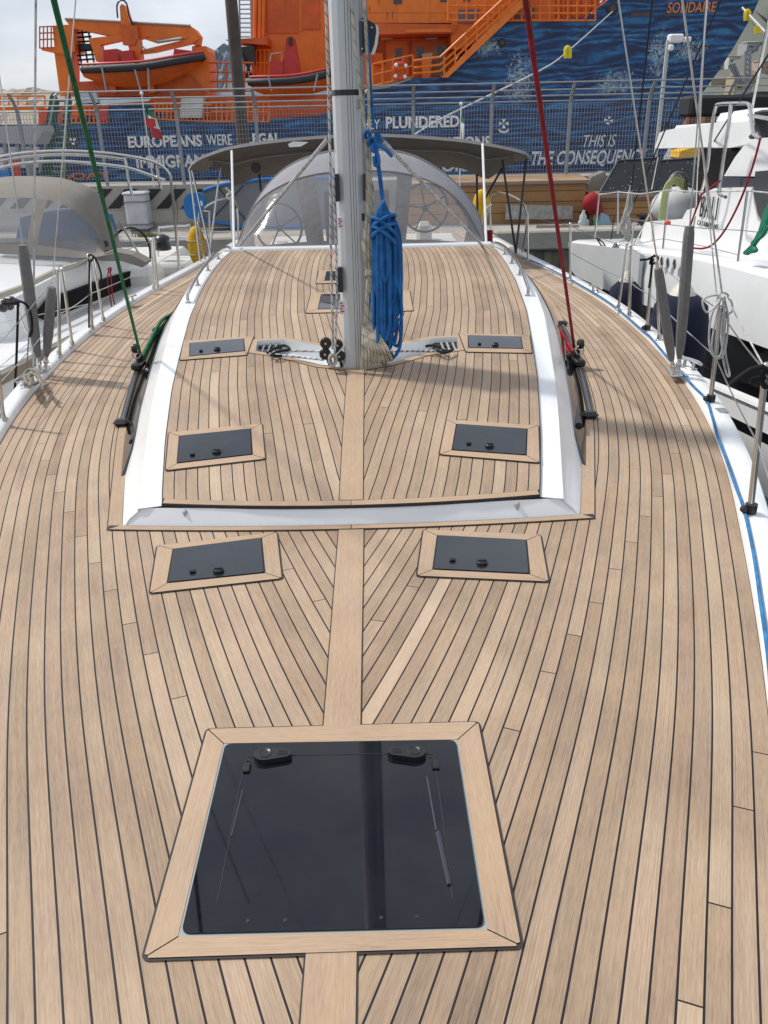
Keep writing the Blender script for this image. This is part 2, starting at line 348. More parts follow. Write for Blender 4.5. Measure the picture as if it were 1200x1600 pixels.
rp_beige=ropemat('beige_fleck',(.55,.51,.40),(.32,.31,.20),.07,.16); rp_white=ropemat('white_braid',(.66,.66,.63)); rp_black=ropemat('black_braid',(.02,.02,.022))
rp_grey=ropemat('grey_white_fleck',(.60,.61,.63),(.16,.17,.2),.035,.4); rp_tan=ropemat('old_tan_rope',(.30,.27,.22))
# ================================================================ SETTING
WATER_Z=-1.75; QZ=-.74; QY=20.4
def quad(name,pts,m,**k):
    b=MB(); b.add(pts,[tuple(range(len(pts)))]); return b.build(name,m,**k)
mw=mat('harbour_water',(.012,.035,.035),.06,bump=.0,spec=.5)
t=mw.node_tree; nn=N(t,'ShaderNodeTexNoise'); nn.inputs['Scale'].default_value=3.2; nn.inputs['Detail'].default_value=5
tcc=N(t,'ShaderNodeTexCoord'); bb=N(t,'ShaderNodeBump'); bb.inputs['Strength'].default_value=.6; bb.inputs['Distance'].default_value=.05
t.links.new(tcc.outputs['Object'],nn.inputs['Vector']); t.links.new(nn.outputs['Fac'],bb.inputs['Height']); t.links.new(bb.outputs[0],t.nodes['Principled BSDF'].inputs['Normal'])
quad('water',[(-3000,-300,WATER_Z),(3000,-300,WATER_Z),(3000,4000,WATER_Z),(-3000,4000,WATER_Z)],mw,kind='structure')
b=MB()
# quay: a long mole with a kerb lip, boats on this side and the ship on the other
b.box((0,(QY+.55+45.5)/2,(QZ-4)/2),(160,45.5-QY-.55,4+QZ+0.0),0)
for k in range(-8,9):
    b.box((k*6.0,QY+.27,QZ-.19),(5.985,.55,.44),1,bev=.04)     # kerb stones
b.box((0,QY+.45,QZ-1.75),(160,.5,2.65),2)
b.build('quay',[M_quay,M_conc,mat('quay_wall',(.16,.145,.11),.9,var=.4,vs=1.5,bump=.8,bs=7)],kind='structure')
b=MB()
for k in range(-70,70): b.box((k*.42+.1,QY+.17,QZ-1.3),(.2,.06,1.75),0,bev=.02)
b.build('quay_fender_boards',mat('weathered_wall_ribs',(.20,.18,.13),.9,var=.4,vs=2),label='vertical weathered ribs lining the quay wall above the water',cat='quay wall')
# far hills
def ridge(name,pts,Y,depth,m,amp,seed):
    rnd=random.Random(seed); top=[Yp(p,Y) for p in pts]; top=smooth(top,8)
    rows=[]
    n=14
    for i in range(n+1):
        tt=i/n; row=[]
        for j,q in enumerate(top):
            h=(q.z-WATER_Z)*(math.sin(tt*math.pi/2)**.9)+WATER_Z
            h+=amp*(rnd.random()-.5)*(1 if 0<tt<1 else .3)*(0 if i<2 else 1)-(3 if i==0 else 0)
            row.append((q.x*(1+.0*tt),Y-depth*(1-tt),h))
        rows.append(row)
    for i in range(1,5): rows.append([(q.x,Y+depth*i*.6,WATER_Z+(q.z-WATER_Z)*(1-i/4.2)) for q in top])
    b=MB(); b.grid(rows,0); b.build(name,m,kind='structure',smooth=True); return top
ridge('mountain',[(180,150),(260,125),(330,98),(350,80),(362,74),(374,84),(400,95),(470,90),(560,110),(700,130)],2600,700,mat('blue_mountain',(.16,.20,.24),.9,col2=(.10,.14,.15),vs=.01),14,3)
HT=ridge('hillside',[(980,150),(1040,95),(1090,45),(1130,10),(1180,-8),(1240,-30),(1400,-60)],520,230,mat('hazy_green_hillside',(.135,.145,.125),.95,col2=(.105,.118,.095),vs=1.3),7,5)  # grey-green tones carry the haze of distance in the colour
ridge('breakwater_hill',[(-160,150),(-60,142),(0,143),(45,142),(70,141),(100,146),(150,160)],260,60,mat('sand_hill',(.36,.31,.24),.95,var=.25,vs=.12),1.4,8)
# houses on the hillside (small, far)
for i,(px,py,ww,hh,cl) in enumerate([(1112,122,24,16,'sand-coloured'),(1150,118,30,22,'pale ochre'),(1140,88,16,8,'white'),(1168,66,26,9,'grey-roofed'),(1186,96,20,12,'pinkish'),(1120,96,12,7,'cream')]):
    c={'sand-coloured':(.34,.29,.22),'pale ochre':(.40,.32,.20),'white':(.5,.5,.48),'grey-roofed':(.32,.33,.34),'pinkish':(.38,.30,.26),'cream':(.46,.42,.34)}[cl]
    Y=300
    for Y in range(292,520,3):
        q_=Yp((px+ww/2,py+hh),Y); tt=(Y-290)/230; tz=float(np.interp(q_.x,[a.x for a in HT],[a.z for a in HT])); hz_=(tz-WATER_Z)*(math.sin(tt*math.pi/2)**.9)+WATER_Z
        if q_.z<=hz_: break
    A=Yp((px,py),Y); B=Yp((px+ww,py+hh),Y)
    W_,H_=abs(B.x-A.x),abs(A.z-B.z)
    root=thing('hillside_house',['sand-coloured long building low on the hillside behind the ship bow','pale ochre building with arches low on the hillside at the far right','small white house high on the green hillside','grey-roofed long building near the top of the hillside','pinkish block on the hillside at the right edge','small cream house just right of the ship bow'][i],'house',(A.x+W_/2,Y,B.z-3))
    bb_=MB(); bb_.box((A.x+W_/2,Y+5,B.z+H_/2-1.5),(W_,10,H_+3),0); bb_.build('wall',mat('hw_'+cl,c,.9,var=.15,vs=.4),root)
    rb=MB(); rb.prism([(A.x-.3,Y-.4,A.z),(A.x+W_+.3,Y-.4,A.z),(A.x+W_*.9,Y+4,A.z+H_*.25),(A.x+W_*.1,Y+4,A.z+H_*.25)],(0,5,0.0)); rb.build('roof',mat('roof_'+cl,(.22,.16,.12) if i!=3 else (.28,.29,.30),.9,var=.2,vs=.5),root)
    nwn=max(2,int(W_/3))
    for k in range(nwn):
        for r_ in range(max(1,int(H_/3.2))): wb=MB(); wb.box((A.x+W_*(k+.5)/nwn,Y-.03,B.z+H_*(.25+.5*r_/max(1,int(H_/3.2)))),(W_/nwn*.4,.1,min(1.4,H_*.2)),0); wb.build('window',M_win,root)
# ================================================================ OUR YACHT
HB=[(-1.6,.12),(-1,.25),(0,.50),(1,.885),(2,1.275),(3,1.612),(4,1.91),(5,2.125),(6,2.255),(7,2.325),(8,2.338),(9,2.285),(10,2.19),(11,2.085),(12,1.985),(13,1.91),(14,1.85),(14.6,1.82)]
ys=np.array([a for a,_ in HB]); hb=np.array([b_ for _,b_ in HB])
def cub(y):      # smooth interpolation (Catmull-Rom / Hermite)
    i=int(np.clip(np.searchsorted(ys,y)-1,0,len(ys)-2)); m=np.gradient(hb,ys)
    h=ys[i+1]-ys[i]; t_=(y-ys[i])/h
    return float(hb[i]*(2*t_**3-3*t_**2+1)+h*m[i]*(t_**3-2*t_**2+t_)+hb[i+1]*(-2*t_**3+3*t_**2)+h*m[i+1]*(t_**3-t_**2))
yacht=thing('sailing_yacht','white sailing yacht with wide teak deck, grey mast and smoked deck hatches filling the foreground','sailing yacht',(0,6,WATER_Z))
YY=np.arange(-1.4,14.6001,.05); TOE=np.array([[cub(y),y] for y in YY])
arc=np.concatenate([[0],np.cumsum(np.linalg.norm(np.diff(TOE,axis=0),axis=1))])
def dist_to(poly,ar,P):
    A=poly[:-1];B=poly[1:];D=B-A; L2=(D**2).sum(1)
    out=np.zeros((len(P),2))
    for k,p in enumerate(P):
        t_=np.clip(((p-A)*D).sum(1)/L2,0,1); q=A+D*t_[:,None]; dd=((p-q)**2).sum(1); i=int(dd.argmin())
        out[k]=(ar[i]+t_[i]*math.sqrt(L2[i]),math.sqrt(dd[i]))
    return out
def halfdeck(mb,poly,ar,ylist,edge,z,ncol,sgn,uoff=0.0):
    rows=[];uvs=[]
    for y in ylist:
        e=edge(y); xs=[e*(1-j/ncol) for j in range(ncol+1)]
        D=dist_to(poly,ar,np.array([[x,y] for x in xs]))
        rows.append([(sgn*x,y,z(y)) for x in xs]); uvs.append([(D[j,0]+uoff,D[j,1]+ (0 if sgn>0 else 20*.052+.0)) for j in range(ncol+1)])
    mb.grid(rows,0,uvs)
mb=MB()
for sgn in (1,-1): halfdeck(mb,TOE,arc,np.arange(-1.0,14.5,.1),cub,lambda y:0.0,44,sgn,0 if sgn>0 else 4.37)
mb.build('teak_deck',M_deck,yacht)
# rail and hull
mb=MB()
prof=[(-.004,-.03),(0,.004),(.006,.024),(.014,.036),(.03,.043),(.055,.045),(.10,.042),(.122,.034),(.132,.018),(.134,-.02),(.128,-.3),(.10,-.8),(.0,-1.4),(-.2,-1.9)]
for sgn in (1,-1):
    rows=[]
    for i in range(0,len(YY),2):
        tn=TOE[min(i+1,len(TOE)-1)]-TOE[max(i-1,0)]; tn/=np.linalg.norm(tn); nrm=np.array([tn[1],-tn[0]])
        rows.append([(sgn*(TOE[i,0]+nrm[0]*a),TOE[i,1]+nrm[1]*a,z_) for a,z_ in prof])
    mb.grid(rows,0)
y1=14.6; c_=cub(y1); mb.add([(-c_-.13,y1,-.02),(c_+.13,y1,-.02),(c_+.1,y1,-.8),(c_-.2,y1,-1.9),(-c_+.2,y1,-1.9),(-c_-.1,y1,-.8)],[(0,1,2,3,4,5)])
mb.build('hull',M_gel,yacht,smooth=True)
# king plank (foredeck)
def board(mb,pts,mi=0,grain=None,th=.0,z=None):
    """flat board from 4 corner points (long side p0-p1 / p3-p2), grain along p0->p1"""
    p=[Vector(q) for q in pts]; g=(p[1]-p[0]).normalized(); n=Vector((0,0,1)); s_=g.cross(n)
    o=random.random()*50; o2=random.random()*.9
    uv=[(o+(q-p[0]).dot(g),o2+(q-p[0]).dot(s_)) for q in p]
    mb.add(p,[tuple(range(len(p)))],mi,uv)
mb=MB()
KW=.054
mb.add([(-KW-.004,-1,.0022),(KW+.004,-1,.0022),(KW+.004,3.36,.0022),(-KW-.004,3.36,.0022)],[(0,1,2,3)],1)
board(mb,[(-KW,-1,.0042),(-KW,3.355,.0042),(KW,3.355,.0042),(KW,-1,.0042)])
mb.build('king_plank',[M_board,M_caulk],yacht)
# coachroof ------------------------------------------------------
Ty=[3.30,3.42,3.94,4.8,5.5,6.4,7.45,8.2,8.75,9.15]; Tx=[.835,.862,.945,1.085,1.175,1.285,1.362,1.385,1.38,1.34]
Oy=[3.36,3.42,4.0,4.7,5.35,6.3,7.0,7.6,8.4,8.9,9.3]; Ox=[.945,.955,1.055,1.175,1.27,1.405,1.47,1.50,1.505,1.47,1.41]
Sy=[3.30,3.40,3.92,4.6,5.2,6.1,6.9,8.0,9.0,10.0,12.5,14.4]; Sx=[1.02,1.045,1.172,1.335,1.45,1.59,1.70,1.81,1.86,1.84,1.74,1.66]
ip=lambda a,b_:(lambda y:float(np.interp(y,a,b_)))
def smf(a,b_):
    g=np.linspace(a[0],a[-1],400); v=np.interp(g,a,b_); k=np.hanning(31); k/=k.sum(); vp=np.concatenate([2*v[0]-v[15:0:-1],v,2*v[-1]-v[-2:-17:-1]]); v2=np.convolve(vp,k,'valid'); return lambda y: float(np.interp(y,g,v2))
tF,oF,sF=smf(Ty,Tx),smf(Oy,Ox),smf(Sy,Sx)
Y0T=3.345   # front edge of the teak
def vee(mb,i0=0):      # the front edge is a shallow V: corners sit farther aft than the centre
    for i in range(i0,len(mb.v)):
        x,y,z=mb.v[i]; k=min(1,max(0,(3.95-y)/.55)); mb.v[i]=(x,y+.078*x*x*k,z+.0078*x*x*k)
st=[3.30,3.36,3.42,3.55]+[3.7+.15*i for i in range(38)]
mb=MB()
for sgn in (1,-1):
    rows=[]
    for y in st:
        yo=max(y,3.385); z=zr(yo); ys_=y
        S=(sgn*sF(y),max(y,3.352),-.01); O=Vector((sgn*oF(yo),yo,z-.004)); T=None
        S=Vector(S)
        nO=O+ (S-O)*.06; nO.z=O.z-.012
        inn=Vector((O.x-sgn*.018,O.y,z))
        kv=min(1,max(0,(3.95-max(y,Y0T))/.55))*.078*tF(max(y,Y0T))**2
        T=(sgn*(tF(max(y,Y0T))),max(y,Y0T)+kv,zr(max(y,Y0T))+kv*.1)
        rows.append([S,S+(O-S)*.5+Vector((sgn*.006,0,0)),nO,O+Vector((0,0,.002)),inn,T,(0,max(y,Y0T),zr(max(y,Y0T))-.001)])
    mb.grid(rows,0,mask=lambda i,j: not (j==5 and 4.85<st[i]<6.0))
# front face
fr=[(-sF(3.352),3.352,-.01),(-.5,3.317,-.01),(0,3.305,-.01),(.5,3.317,-.01),(sF(3.352),3.352,-.01)]
tp=[(-oF(3.385),3.400,zr(3.385)-.004),(-.5,3.362,.072),(0,3.343,.070),(.5,3.362,.072),(oF(3.385),3.400,zr(3.385)-.004)]
mb.grid([fr,tp],0)
mb.build('coachroof',[M_gel,M_gelgrey],yacht,smooth=True)
# roof teak panel
RC=[(402,533),(443,531),(500,541),(536,550),(590,548),(640,536),(676,529),(714,527),(717,545),(662,553),(612,567),(556,577),(500,570),(440,555),(399,549)]
RCp=[(Rf(p,.012).x,Rf(p,.012).y) for p in RC]
def inpoly(x,y,P):
    c=False; n=len(P)
    for i in range(n):
        x1,y1=P[i];x2,y2=P[i-1]
        if (y1>y)!=(y2>y) and x<(x2-x1)*(y-y1)/(y2-y1)+x1: c=not c
    return c
TT=np.array([[tF(y),y] for y in np.arange(2.9,9.6,.05)]); TT[:9,0]=TT[9,0]-np.arange(9,0,-1)*.0085
ta=np.concatenate([[0],np.cumsum(np.linalg.norm(np.diff(TT,axis=0),axis=1))])
yend=9.02
mb=MB()
yl=list(np.arange(Y0T+.045,4.95,.05))+list(np.arange(4.95,6.05,.02))+list(np.arange(6.05,yend,.05))+[yend]
for sgn in (1,-1):
    rows=[];uvs=[]
    for y in yl:
        e=tF(y)-.004; nc=52; xs=[e*(1-j/nc) for j in range(nc+1)]; D=dist_to(TT,ta,np.array([[x,y] for x in xs]))
        rows.append([(sgn*x,y,zr(y)+.012) for x in xs]); uvs.append([(D[j,0]+(0 if sgn>0 else 3.3),D[j,1]+(0 if sgn>0 else .0545*40)) for j in range(nc+1)])
    mb.grid(rows,0,uvs,mask=lambda i,j:not any(inpoly(*rows[a][b][:2],RCp) for a,b in ((i,j),(i+1,j),(i,j+1),(i+1,j+1))))
vee(mb); mb.build('teak_roof_panel',M_roofteak,yacht)
mb=MB()   # dark edge of the raised roof panel
for sgn in (1,-1):
    rows=[]
    for y in [Y0T]+yl: e=tF(y); rows.append([(sgn*(e-.006),y,zr(y)+.0115),(sgn*(e+.0015),y,zr(y)+.0125),(sgn*(e+.003),y,zr(y)-.002)])
    mb.grid(rows,0)
e=tF(Y0T); mb.grid([[((e+.003)*q/6,Y0T-.005,zr(Y0T)-.001) for q in range(-6,7)],[((e+.002)*q/6,Y0T-.004,zr(Y0T)+.011) for q in range(-6,7)],[(e*q/6,Y0T+.047,zr(Y0T+.04)+.0108) for q in range(-6,7)]],0)
vee(mb); mb.build('panel_edging',M_caulk,yacht)
mb=MB(); za=zr(Y0T)+.0135; zb=zr(Y0T+.04)+.0135

for sg_ in (-1,1):
    xs_=[.0015+(e-.0045)*q/8 for q in range(9)]
    mb.grid([[(sg_*x,Y0T,za) for x in xs_],[(sg_*x,Y0T+.042,zb) for x in xs_]],0,[[(x+3*sg_,.3) for x in xs_],[(x+3*sg_,.342) for x in xs_]])
vee(mb); mb.build('front_trim_board',M_board,yacht)
mb=MB(); # roof king plank, front part
yk=[Y0T+.044+.1*i for i in range(18)]; yk=[y for y in yk if y<5.03]+[5.03]
rows=[[(-.056,y,zr(y)+.0135),(.056,y,zr(y)+.0135)] for y in yk]; mb.grid(rows,1)
uv=[[(y+9,.2),(y+9,.31)] for y in yk]; rows=[[(-.052,y,zr(y)+.0150),(.052,y,zr(y)+.0150)] for y in yk]; mb.grid(rows,0,uv)
mb.build('roof_king_plank',[M_board,M_caulk],yacht)
# margin boards around the coachroof foot
mb=MB(); ysm=[3.33+.12*i for i in range(52)]
for sgn in (1,-1):
    out=lambda y:sF(max(y,3.30))+.052
    rows=[];uvs=[];r2=[]
    for y in ysm:
        rows.append([(sgn*(sF(max(y,3.3))-.01),y,.0045),(sgn*(out(y)-.0),y,.0045)]); uvs.append([(y+sgn*7,.1),(y+sgn*7,.16)]); r2.append([(sgn*(sF(max(y,3.3))-.01),y,.0026),(sgn*(out(y)+.005),y,.0026)])
    mb.grid(rows,0,uvs); mb.grid(r2,1)
    xs_=[.002+1.07*q/10 for q in range(11)]; fy=lambda x:3.302+.045*x*x
    mb.grid([[(sgn*x,fy(x)-.036,.0062) for x in xs_],[(sgn*min(x,1.03),fy(x),.0062) for x in xs_]],0,[[(x+5*sgn,.5) for x in xs_],[(x+5*sgn,.536) for x in xs_]])
xq=[-1.082+2.164*q/20 for q in range(21)]; mb.grid([[(x,fy(x)-.042,.0046) for x in xq],[(x,fy(x)+.006,.0046) for x in xq]],1)
mb.build('margin_board',[M_board,M_caulk],yacht)
# caulk bead at coachroof front foot
mb=MB()
# side windows
for sgn in (1,-1):
    mb=MB(); rows=[]
    for i in range(60):
        y=3.93+ i*(8.9-3.93)/59
        t0=np.interp(y,[3.93,4.0,4.2,4.4,5,6,8.9],[.985,.86,.60,.52,.47,.45,.42]); 
        S=Vector((sgn*sF(y),y,-.004)); O=Vector((sgn*oF(max(y,3.385)),y,zr(y)-.01)); n=Vector((sgn*.012,0,.006))
        P=lambda t_: O+(S-O)*t_+n
        rows.append([O+(S-O)*t0,P(t0+.004),P(t0+(.99-t0)*.5),P(.985),S])
    mb.grid(rows,0); mb.build('side_window',M_sidewin,yacht,smooth=True)
# drain notches on front face
for sgn in (-1,1):
    mb=MB(); mb.box((sgn*.74,3.370,.046),(.022,.020,.044),0,bev=.008); mb.build('drain_slot',mat('drain_shadow_plastic',(.42,.40,.37),.6),yacht)
# ---- hatches
def lerp(a,b_,t_): return a+(b_-a)*t_
def bil(q,u,v): return lerp(lerp(q[0],q[1],u),lerp(q[3],q[2],u),v)   # q: far-left, far-right, near-right, near-left
def rounded(q,rad,n=5):
    out=[]
    for i in range(4):
        a,b_,c=q[(i-1)%4],q[i],q[(i+1)%4]; p1=b_+(a-b_).normalized()*rad; p2=b_+(c-b_).normalized()*rad
        for k in range(n+1):
            t_=k/n; out.append(p1*(1-t_)**2+b_*2*t_*(1-t_)+p2*t_*t_)
    return out
def hatch(gq,fq,zf,glass,handles,latches,z_up,name='hatch',lab=None,recess=.0,cgap=.006,rr=.012,lid=False):
    """gq glass corners, fq frame corners, as Vectors on the deck; zf(y) deck height"""
    up=lambda v,h: Vector((v.x,v.y,zf(v.y)+h))
    c=sum(gq,Vector())/4
    gl=MB(); g=[up(p,z_up) for p in gq]; rg=rounded(g,rr); gl.prism([p for p in rg],(0,0,-.012),0)
    h=gl.build('hatch',[glass],yacht,label=lab)
    fb=MB(); cs=[sum(fq,Vector())/4]
    exp=lambda q,k:[p+(p-cs[0]).normalized()*k for p in q]
    base=[up(p,z_up-.006) for p in rounded(exp(fq,cgap*1.4),.02)]; fb.add(base,[tuple(range(len(base)))],1)
    fo=[up(p,z_up-.0035) for p in rounded(fq,.012,1)]; fqu=[up(p,z_up-.0035) for p in fq]; gin=[up(p,z_up-.0035) for p in exp(gq,cgap+.003)]
    for i in range(4):
        a,b_,cc_,d=fqu[i],fqu[(i+1)%4],gin[(i+1)%4],gin[i]
        g1=(b_-a).normalized()*.0022; cr_=.012
        # clip the outer corners a little so the mitre is rounded
        poly=[a+g1+(b_-a).normalized()*cr_*.6,b_-g1-(b_-a).normalized()*cr_*.6,b_-g1+(cc_-b_).normalized()*cr_*.7,cc_-g1,d+g1,a+g1+(d-a).normalized()*cr_*.7]
        gg=(b_-a).normalized(); s_=gg.cross(Vector((0,0,1))); o=random.random()*40; o2=random.random()
        fb.add(poly,[tuple(range(len(poly)))],0,[(o+(q-a).dot(gg),o2+(q-a).dot(s_)) for q in poly])
    fb.build('hatch_frame',[M_board,M_caulk],h)
    if lid:
        gs=MB(); r1=[up(p,z_up-.0048) for p in rounded(exp(gq,.012),.014)]; gs.add(r1,[tuple(range(len(r1)))],0); gs.build('rubber_seal',mat('grey_seal',(.30,.33,.32),.5),h)
    for (u,v,kind) in handles:
        p=bil(g,u,v); hb_=MB(); ex=(g[1]-g[0]).normalized(); ey=(g[0]-g[3]).normalized()
        if kind=='knob':
            hb_.lathe(p,[(.022,0),(.022,.010),(.019,.013),(.006,.014)],20); hb_.box((p.x,p.y,p.z+.016),(.034,.012,.006),0,bev=.003)
        elif kind=='block':
            hb_.box((p.x,p.y,p.z+.006),(.024,.022,.012),0,bev=.004)
        elif kind in('lever','leverr'):
            s2=1 if kind=='lever' else -1
            pts=[]
            for k in range(14):
                a=math.pi*.35+ (2*math.pi-math.pi*.7)*k/13; pts.append(p+ex*s2*(math.cos(a)*.033)+ey*math.sin(a)*.027)
            pts+= [p+ex*s2*.062+ey*-.0135,p+ex*s2*.074-ey*.004,p+ex*s2*.072+ey*.012,p+ex*s2*.058+ey*.019]
            q0=[x+Vector((0,0,.0)) for x in pts]; hb_.prism(q0,(0,0,.016),0)
            hb_.lathe(p+Vector((0,0,.016)),[(.020,0),(.017,.003),(.012,.001),(.0005,.0006)],22,0)
            # finger slots
            q1=[p+ex*s2*.036+ey*.012+Vector((0,0,.0165)),p+ex*s2*.060+ey*.011+Vector((0,0,.0165)),p+ex*s2*.060+ey*.006+Vector((0,0,.0165)),p+ex*s2*.038+ey*.006+Vector((0,0,.0165))]
            hb_.add(q1,[(0,1,2,3)],1)
            q2=[p+ex*s2*.036+ey*.002+Vector((0,0,.0165)),p+ex*s2*.062+ey*.002+Vector((0,0,.0165)),p+ex*s2*.062-ey*.006+Vector((0,0,.0165)),p+ex*s2*.035-ey*.009+Vector((0,0,.0165))]
            hb_.add(q2,[(0,1,2,3)],1)
        elif kind=='hinge':
            hb_.box((p.x,p.y,p.z+.004),(.020,.033,.008),0,rot=math.atan2(ex.y,ex.x),bev=.003)
        elif kind=='screw':
            hb_.lathe(p,[(.0045,0),(.0045,.0008),(.003,.001)],12)
        hb_.build('hatch_handle' if kind in('knob','lever','leverr') else ('latch' if kind in('block','hinge') else 'screw'),[M_black if kind!='screw' else M_blackg,mat('slot_black',(.003,.003,.003),.8)],h,smooth=kind in('knob',))
    return h
dz0=lambda y:0.0
P4=lambda f,*a:[f(p) for p in a]
D0=lambda p:Zp(p,.01)
# big foredeck hatch
hg=P4(D0,(352,1162),(712,1156),(757,1447),(283,1458)); hf=P4(lambda p:Zp(p,.008),(324,1138),(747,1127),(814,1477),(224,1496))
big=hatch(hg,hf,dz0,M_glassdark,[(.185,.10,'lever'),(.815,.10,'leverr'),(.115,.17,'hinge'),(.90,.17,'hinge'),(.215,.955,'screw'),(.34,.955,'screw'),(.66,.955,'screw'),(.78,.955,'screw')],0,.010,lab='large smoked glass foredeck hatch with two black levers',cgap=.006,rr=.02,lid=True)
# inner moulding seen through the big glass: a thin rounded line and two stays, laid as slim strips on the pane
mb=MB(); gq=[Vector((p.x,p.y,.0107)) for p in hg]
ln=[bil(gq,u,v) for u,v in [(.10,.88),(.10,.2),(.12,.12),(.17,.09),(.83,.09),(.88,.12),(.90,.2),(.905,.88)]]
mb.tube(ln,.0011,4,0,sm=3); mb.tube([bil(gq,.86,.24),bil(gq,.875,.55)],.003,5,0); mb.tube([bil(gq,.88,.56),bil(gq,.90,.82)],[.007,.009,.009,.006],6,0); mb.tube([bil(gq,.115,.3),bil(gq,.105,.56)],.0022,5,0)
mb.build('inner_frame',mat('faint_inner_frame',(.035,.036,.05),.3),big)
hL=hatch(P4(D0,(272,857),(407,840),(412,893.5),(263,909)),P4(D0,(246,851),(432,830),(440,902),(234,925)),dz0,M_glassgrey,[(.52,.86,'knob'),(.245,.80,'block')],0,.010,lab='smoked foredeck hatch left of the king plank')
hR=hatch(P4(D0,(685,836),(821,843),(826,895),(678,888)),P4(D0,(662,826),(844,834),(857,907),(652,898)),dz0,M_glassgrey,[(.51,.80,'knob'),(.19,.76,'block')],0,.010,lab='smoked foredeck hatch right of the king plank')
RF=lambda p:Rf(p,.02)
hatch(P4(RF,(281.5,681),(390.5,670),(393,709.5),(278,723)),P4(RF,(264,675),(409,661),(414,716),(259,734)),zr,M_glassgrey,[(.52,.80,'knob'),(.19,.80,'block')],0,.022,lab='smoked hatch on the left front of the roof')
hatch(P4(RF,(714.5,662.5),(822.5,670),(821,710.5),(707.5,702.5)),P4(RF,(698,655),(841,664),(843,722),(687,709)),zr,M_glassgrey,[(.50,.80,'knob'),(.21,.76,'block')],0,.022,lab='smoked hatch on the right front of the roof')
hatch(P4(RF,(297.6,536),(380,529),(381.5,548),(297,556)),P4(RF,(287,532),(396,525),(385,554),(281,562)),zr,M_glassgrey,[(.5,.75,'knob'),(.2,.75,'block')],0,.022,lab='grey hatch left of the mast',rr=.008)
hatch(P4(RF,(732,524),(813,526),(816,544.5),(733,543)),P4(RF,(717,520),(827,523),(831,551),(728,549)),zr,M_glassgrey,[(.5,.80,'knob'),(.2,.75,'block')],0,.022,lab='grey hatch right of the mast',rr=.008)
def vr(x0,x1,y0,y1): return [Vector((x0,y1,0)),Vector((x1,y1,0)),Vector((x1,y0,0)),Vector((x0,y0,0))]
hatch(vr(-.31,.31,6.52,7.0),vr(-.40,.42,6.42,7.09),zr,M_glassdark,[(.8,.75,'block')],0,.022,lab='dark hatch on the roof centre just behind the mast',rr=.008)
hatch(vr(-.305,.27,7.52,7.90),vr(-.38,.36,7.42,7.97),zr,M_glassdark,[(.8,.75,'block')],0,.022,lab='small dark hatch farthest aft on the roof centre',rr=.008)
# ---- mast recess (wings of the halyard tray)
RC=[(402,533),(443,531),(500,541),(536,550),(590,548),(640,536),(676,529),(714,527),(717,545),(662,553),(612,567),(556,577),(500,570),(440,555),(399,549)]
RC3=[Rf(p,.012) for p in RC]; cc0=sum(RC3,Vector())/len(RC3)
mb=MB(); n=len(RC3)
def off2(poly,k):
    out=[]
    for i in range(len(poly)):
        a,b_,c=poly[i-1],poly[i],poly[(i+1)%len(poly)]; t1=(b_-a).normalized();t2=(c-b_).normalized(); n1=Vector((t1.y,-t1.x,0));n2=Vector((t2.y,-t2.x,0)); nn_=(n1+n2); nn_.normalize()
        if k*1.0 and True: out.append(Vector((b_.x+nn_.x*k,b_.y+nn_.y*k,b_.z)))
    return out
ccw=sum((RC3[i].x*RC3[(i+1)%n].y-RC3[(i+1)%n].x*RC3[i].y) for i in range(n))>0
sg=1 if ccw else -1
fix=lambda poly,h:[Vector((p.x,p.y,zr(p.y)+h)) for p in poly]
o1=fix(off2(RC3,sg*.05),.0145); o2=fix(off2(RC3,sg*.056),.0132); i1=fix(RC3,.0145)
for i in range(n):
    j=(i+1)%n; board(mb,[o1[i],o1[j],i1[j],i1[i]])
    mb.add([o2[i],o2[j],fix([RC3[j]],.0132)[0],fix([RC3[i]],.0132)[0]],[(0,1,2,3)],1)
mb.build('tray_frame',[M_board,M_caulk],yacht)
_trayold='''
# tray surface laid into the roof; sides reading as a shallow white channel
mb=MB(); r0=fix(RC3,.0145); r1=fix(off2(RC3,-sg*.012),.0165); 
mb.add(r0+r1,[(i,(i+1)%n,n+(i+1)%n,n+i) for i in range(n)],0); mb.add(r1,[tuple(range(n))],1)
mb.build('halyard_tray',[M_gel,mat('tray_white',(.60,.62,.62),.35,var=.08,vs=4)],yacht)
'''
mb=MB(); n_=len(RC3); rt=fix(RC3,.0144); rb=fix(RC3,-.075)
mb.add(rt+rb,[(i,(i+1)%n_,n_+(i+1)%n_,n_+i) for i in range(n_)],0); mb.add(rb,[tuple(range(n_))],1)
mb.build('halyard_tray',[M_gel,mat('tray_white',(.60,.62,.62),.35,var=.08,vs=4)],yacht)
mb=MB()
for sgn,(a,b_) in ((-1,((404,533),(441,546))),(1,((677,531),(713,544)))):
    q=[Rf((a[0],a[1]+2),-.02),Rf((b_[0],a[1]+2),-.02),Rf((b_[0],b_[1]-3),-.02),Rf((a[0],b_[1]-3),-.02)]
    q=fix(q,-.02); mb.prism(q,(0,0,-.012),0)
mb.build('tray_opening',mat('opening_black',(.006,.006,.006),.7),yacht)
for sgn,xs_ in ((-1,(412,421,430)),(1,(686,695,704))):
    for x in xs_: mb=MB(); mb.tube([fix([Rf((x+3,536),-.01)],-.008)[0],fix([Rf((x-3 if sgn<0 else x+9,548),-.02)],-.03)[0]],.008,6); mb.build('line_organiser',M_steel,yacht,smooth=True)
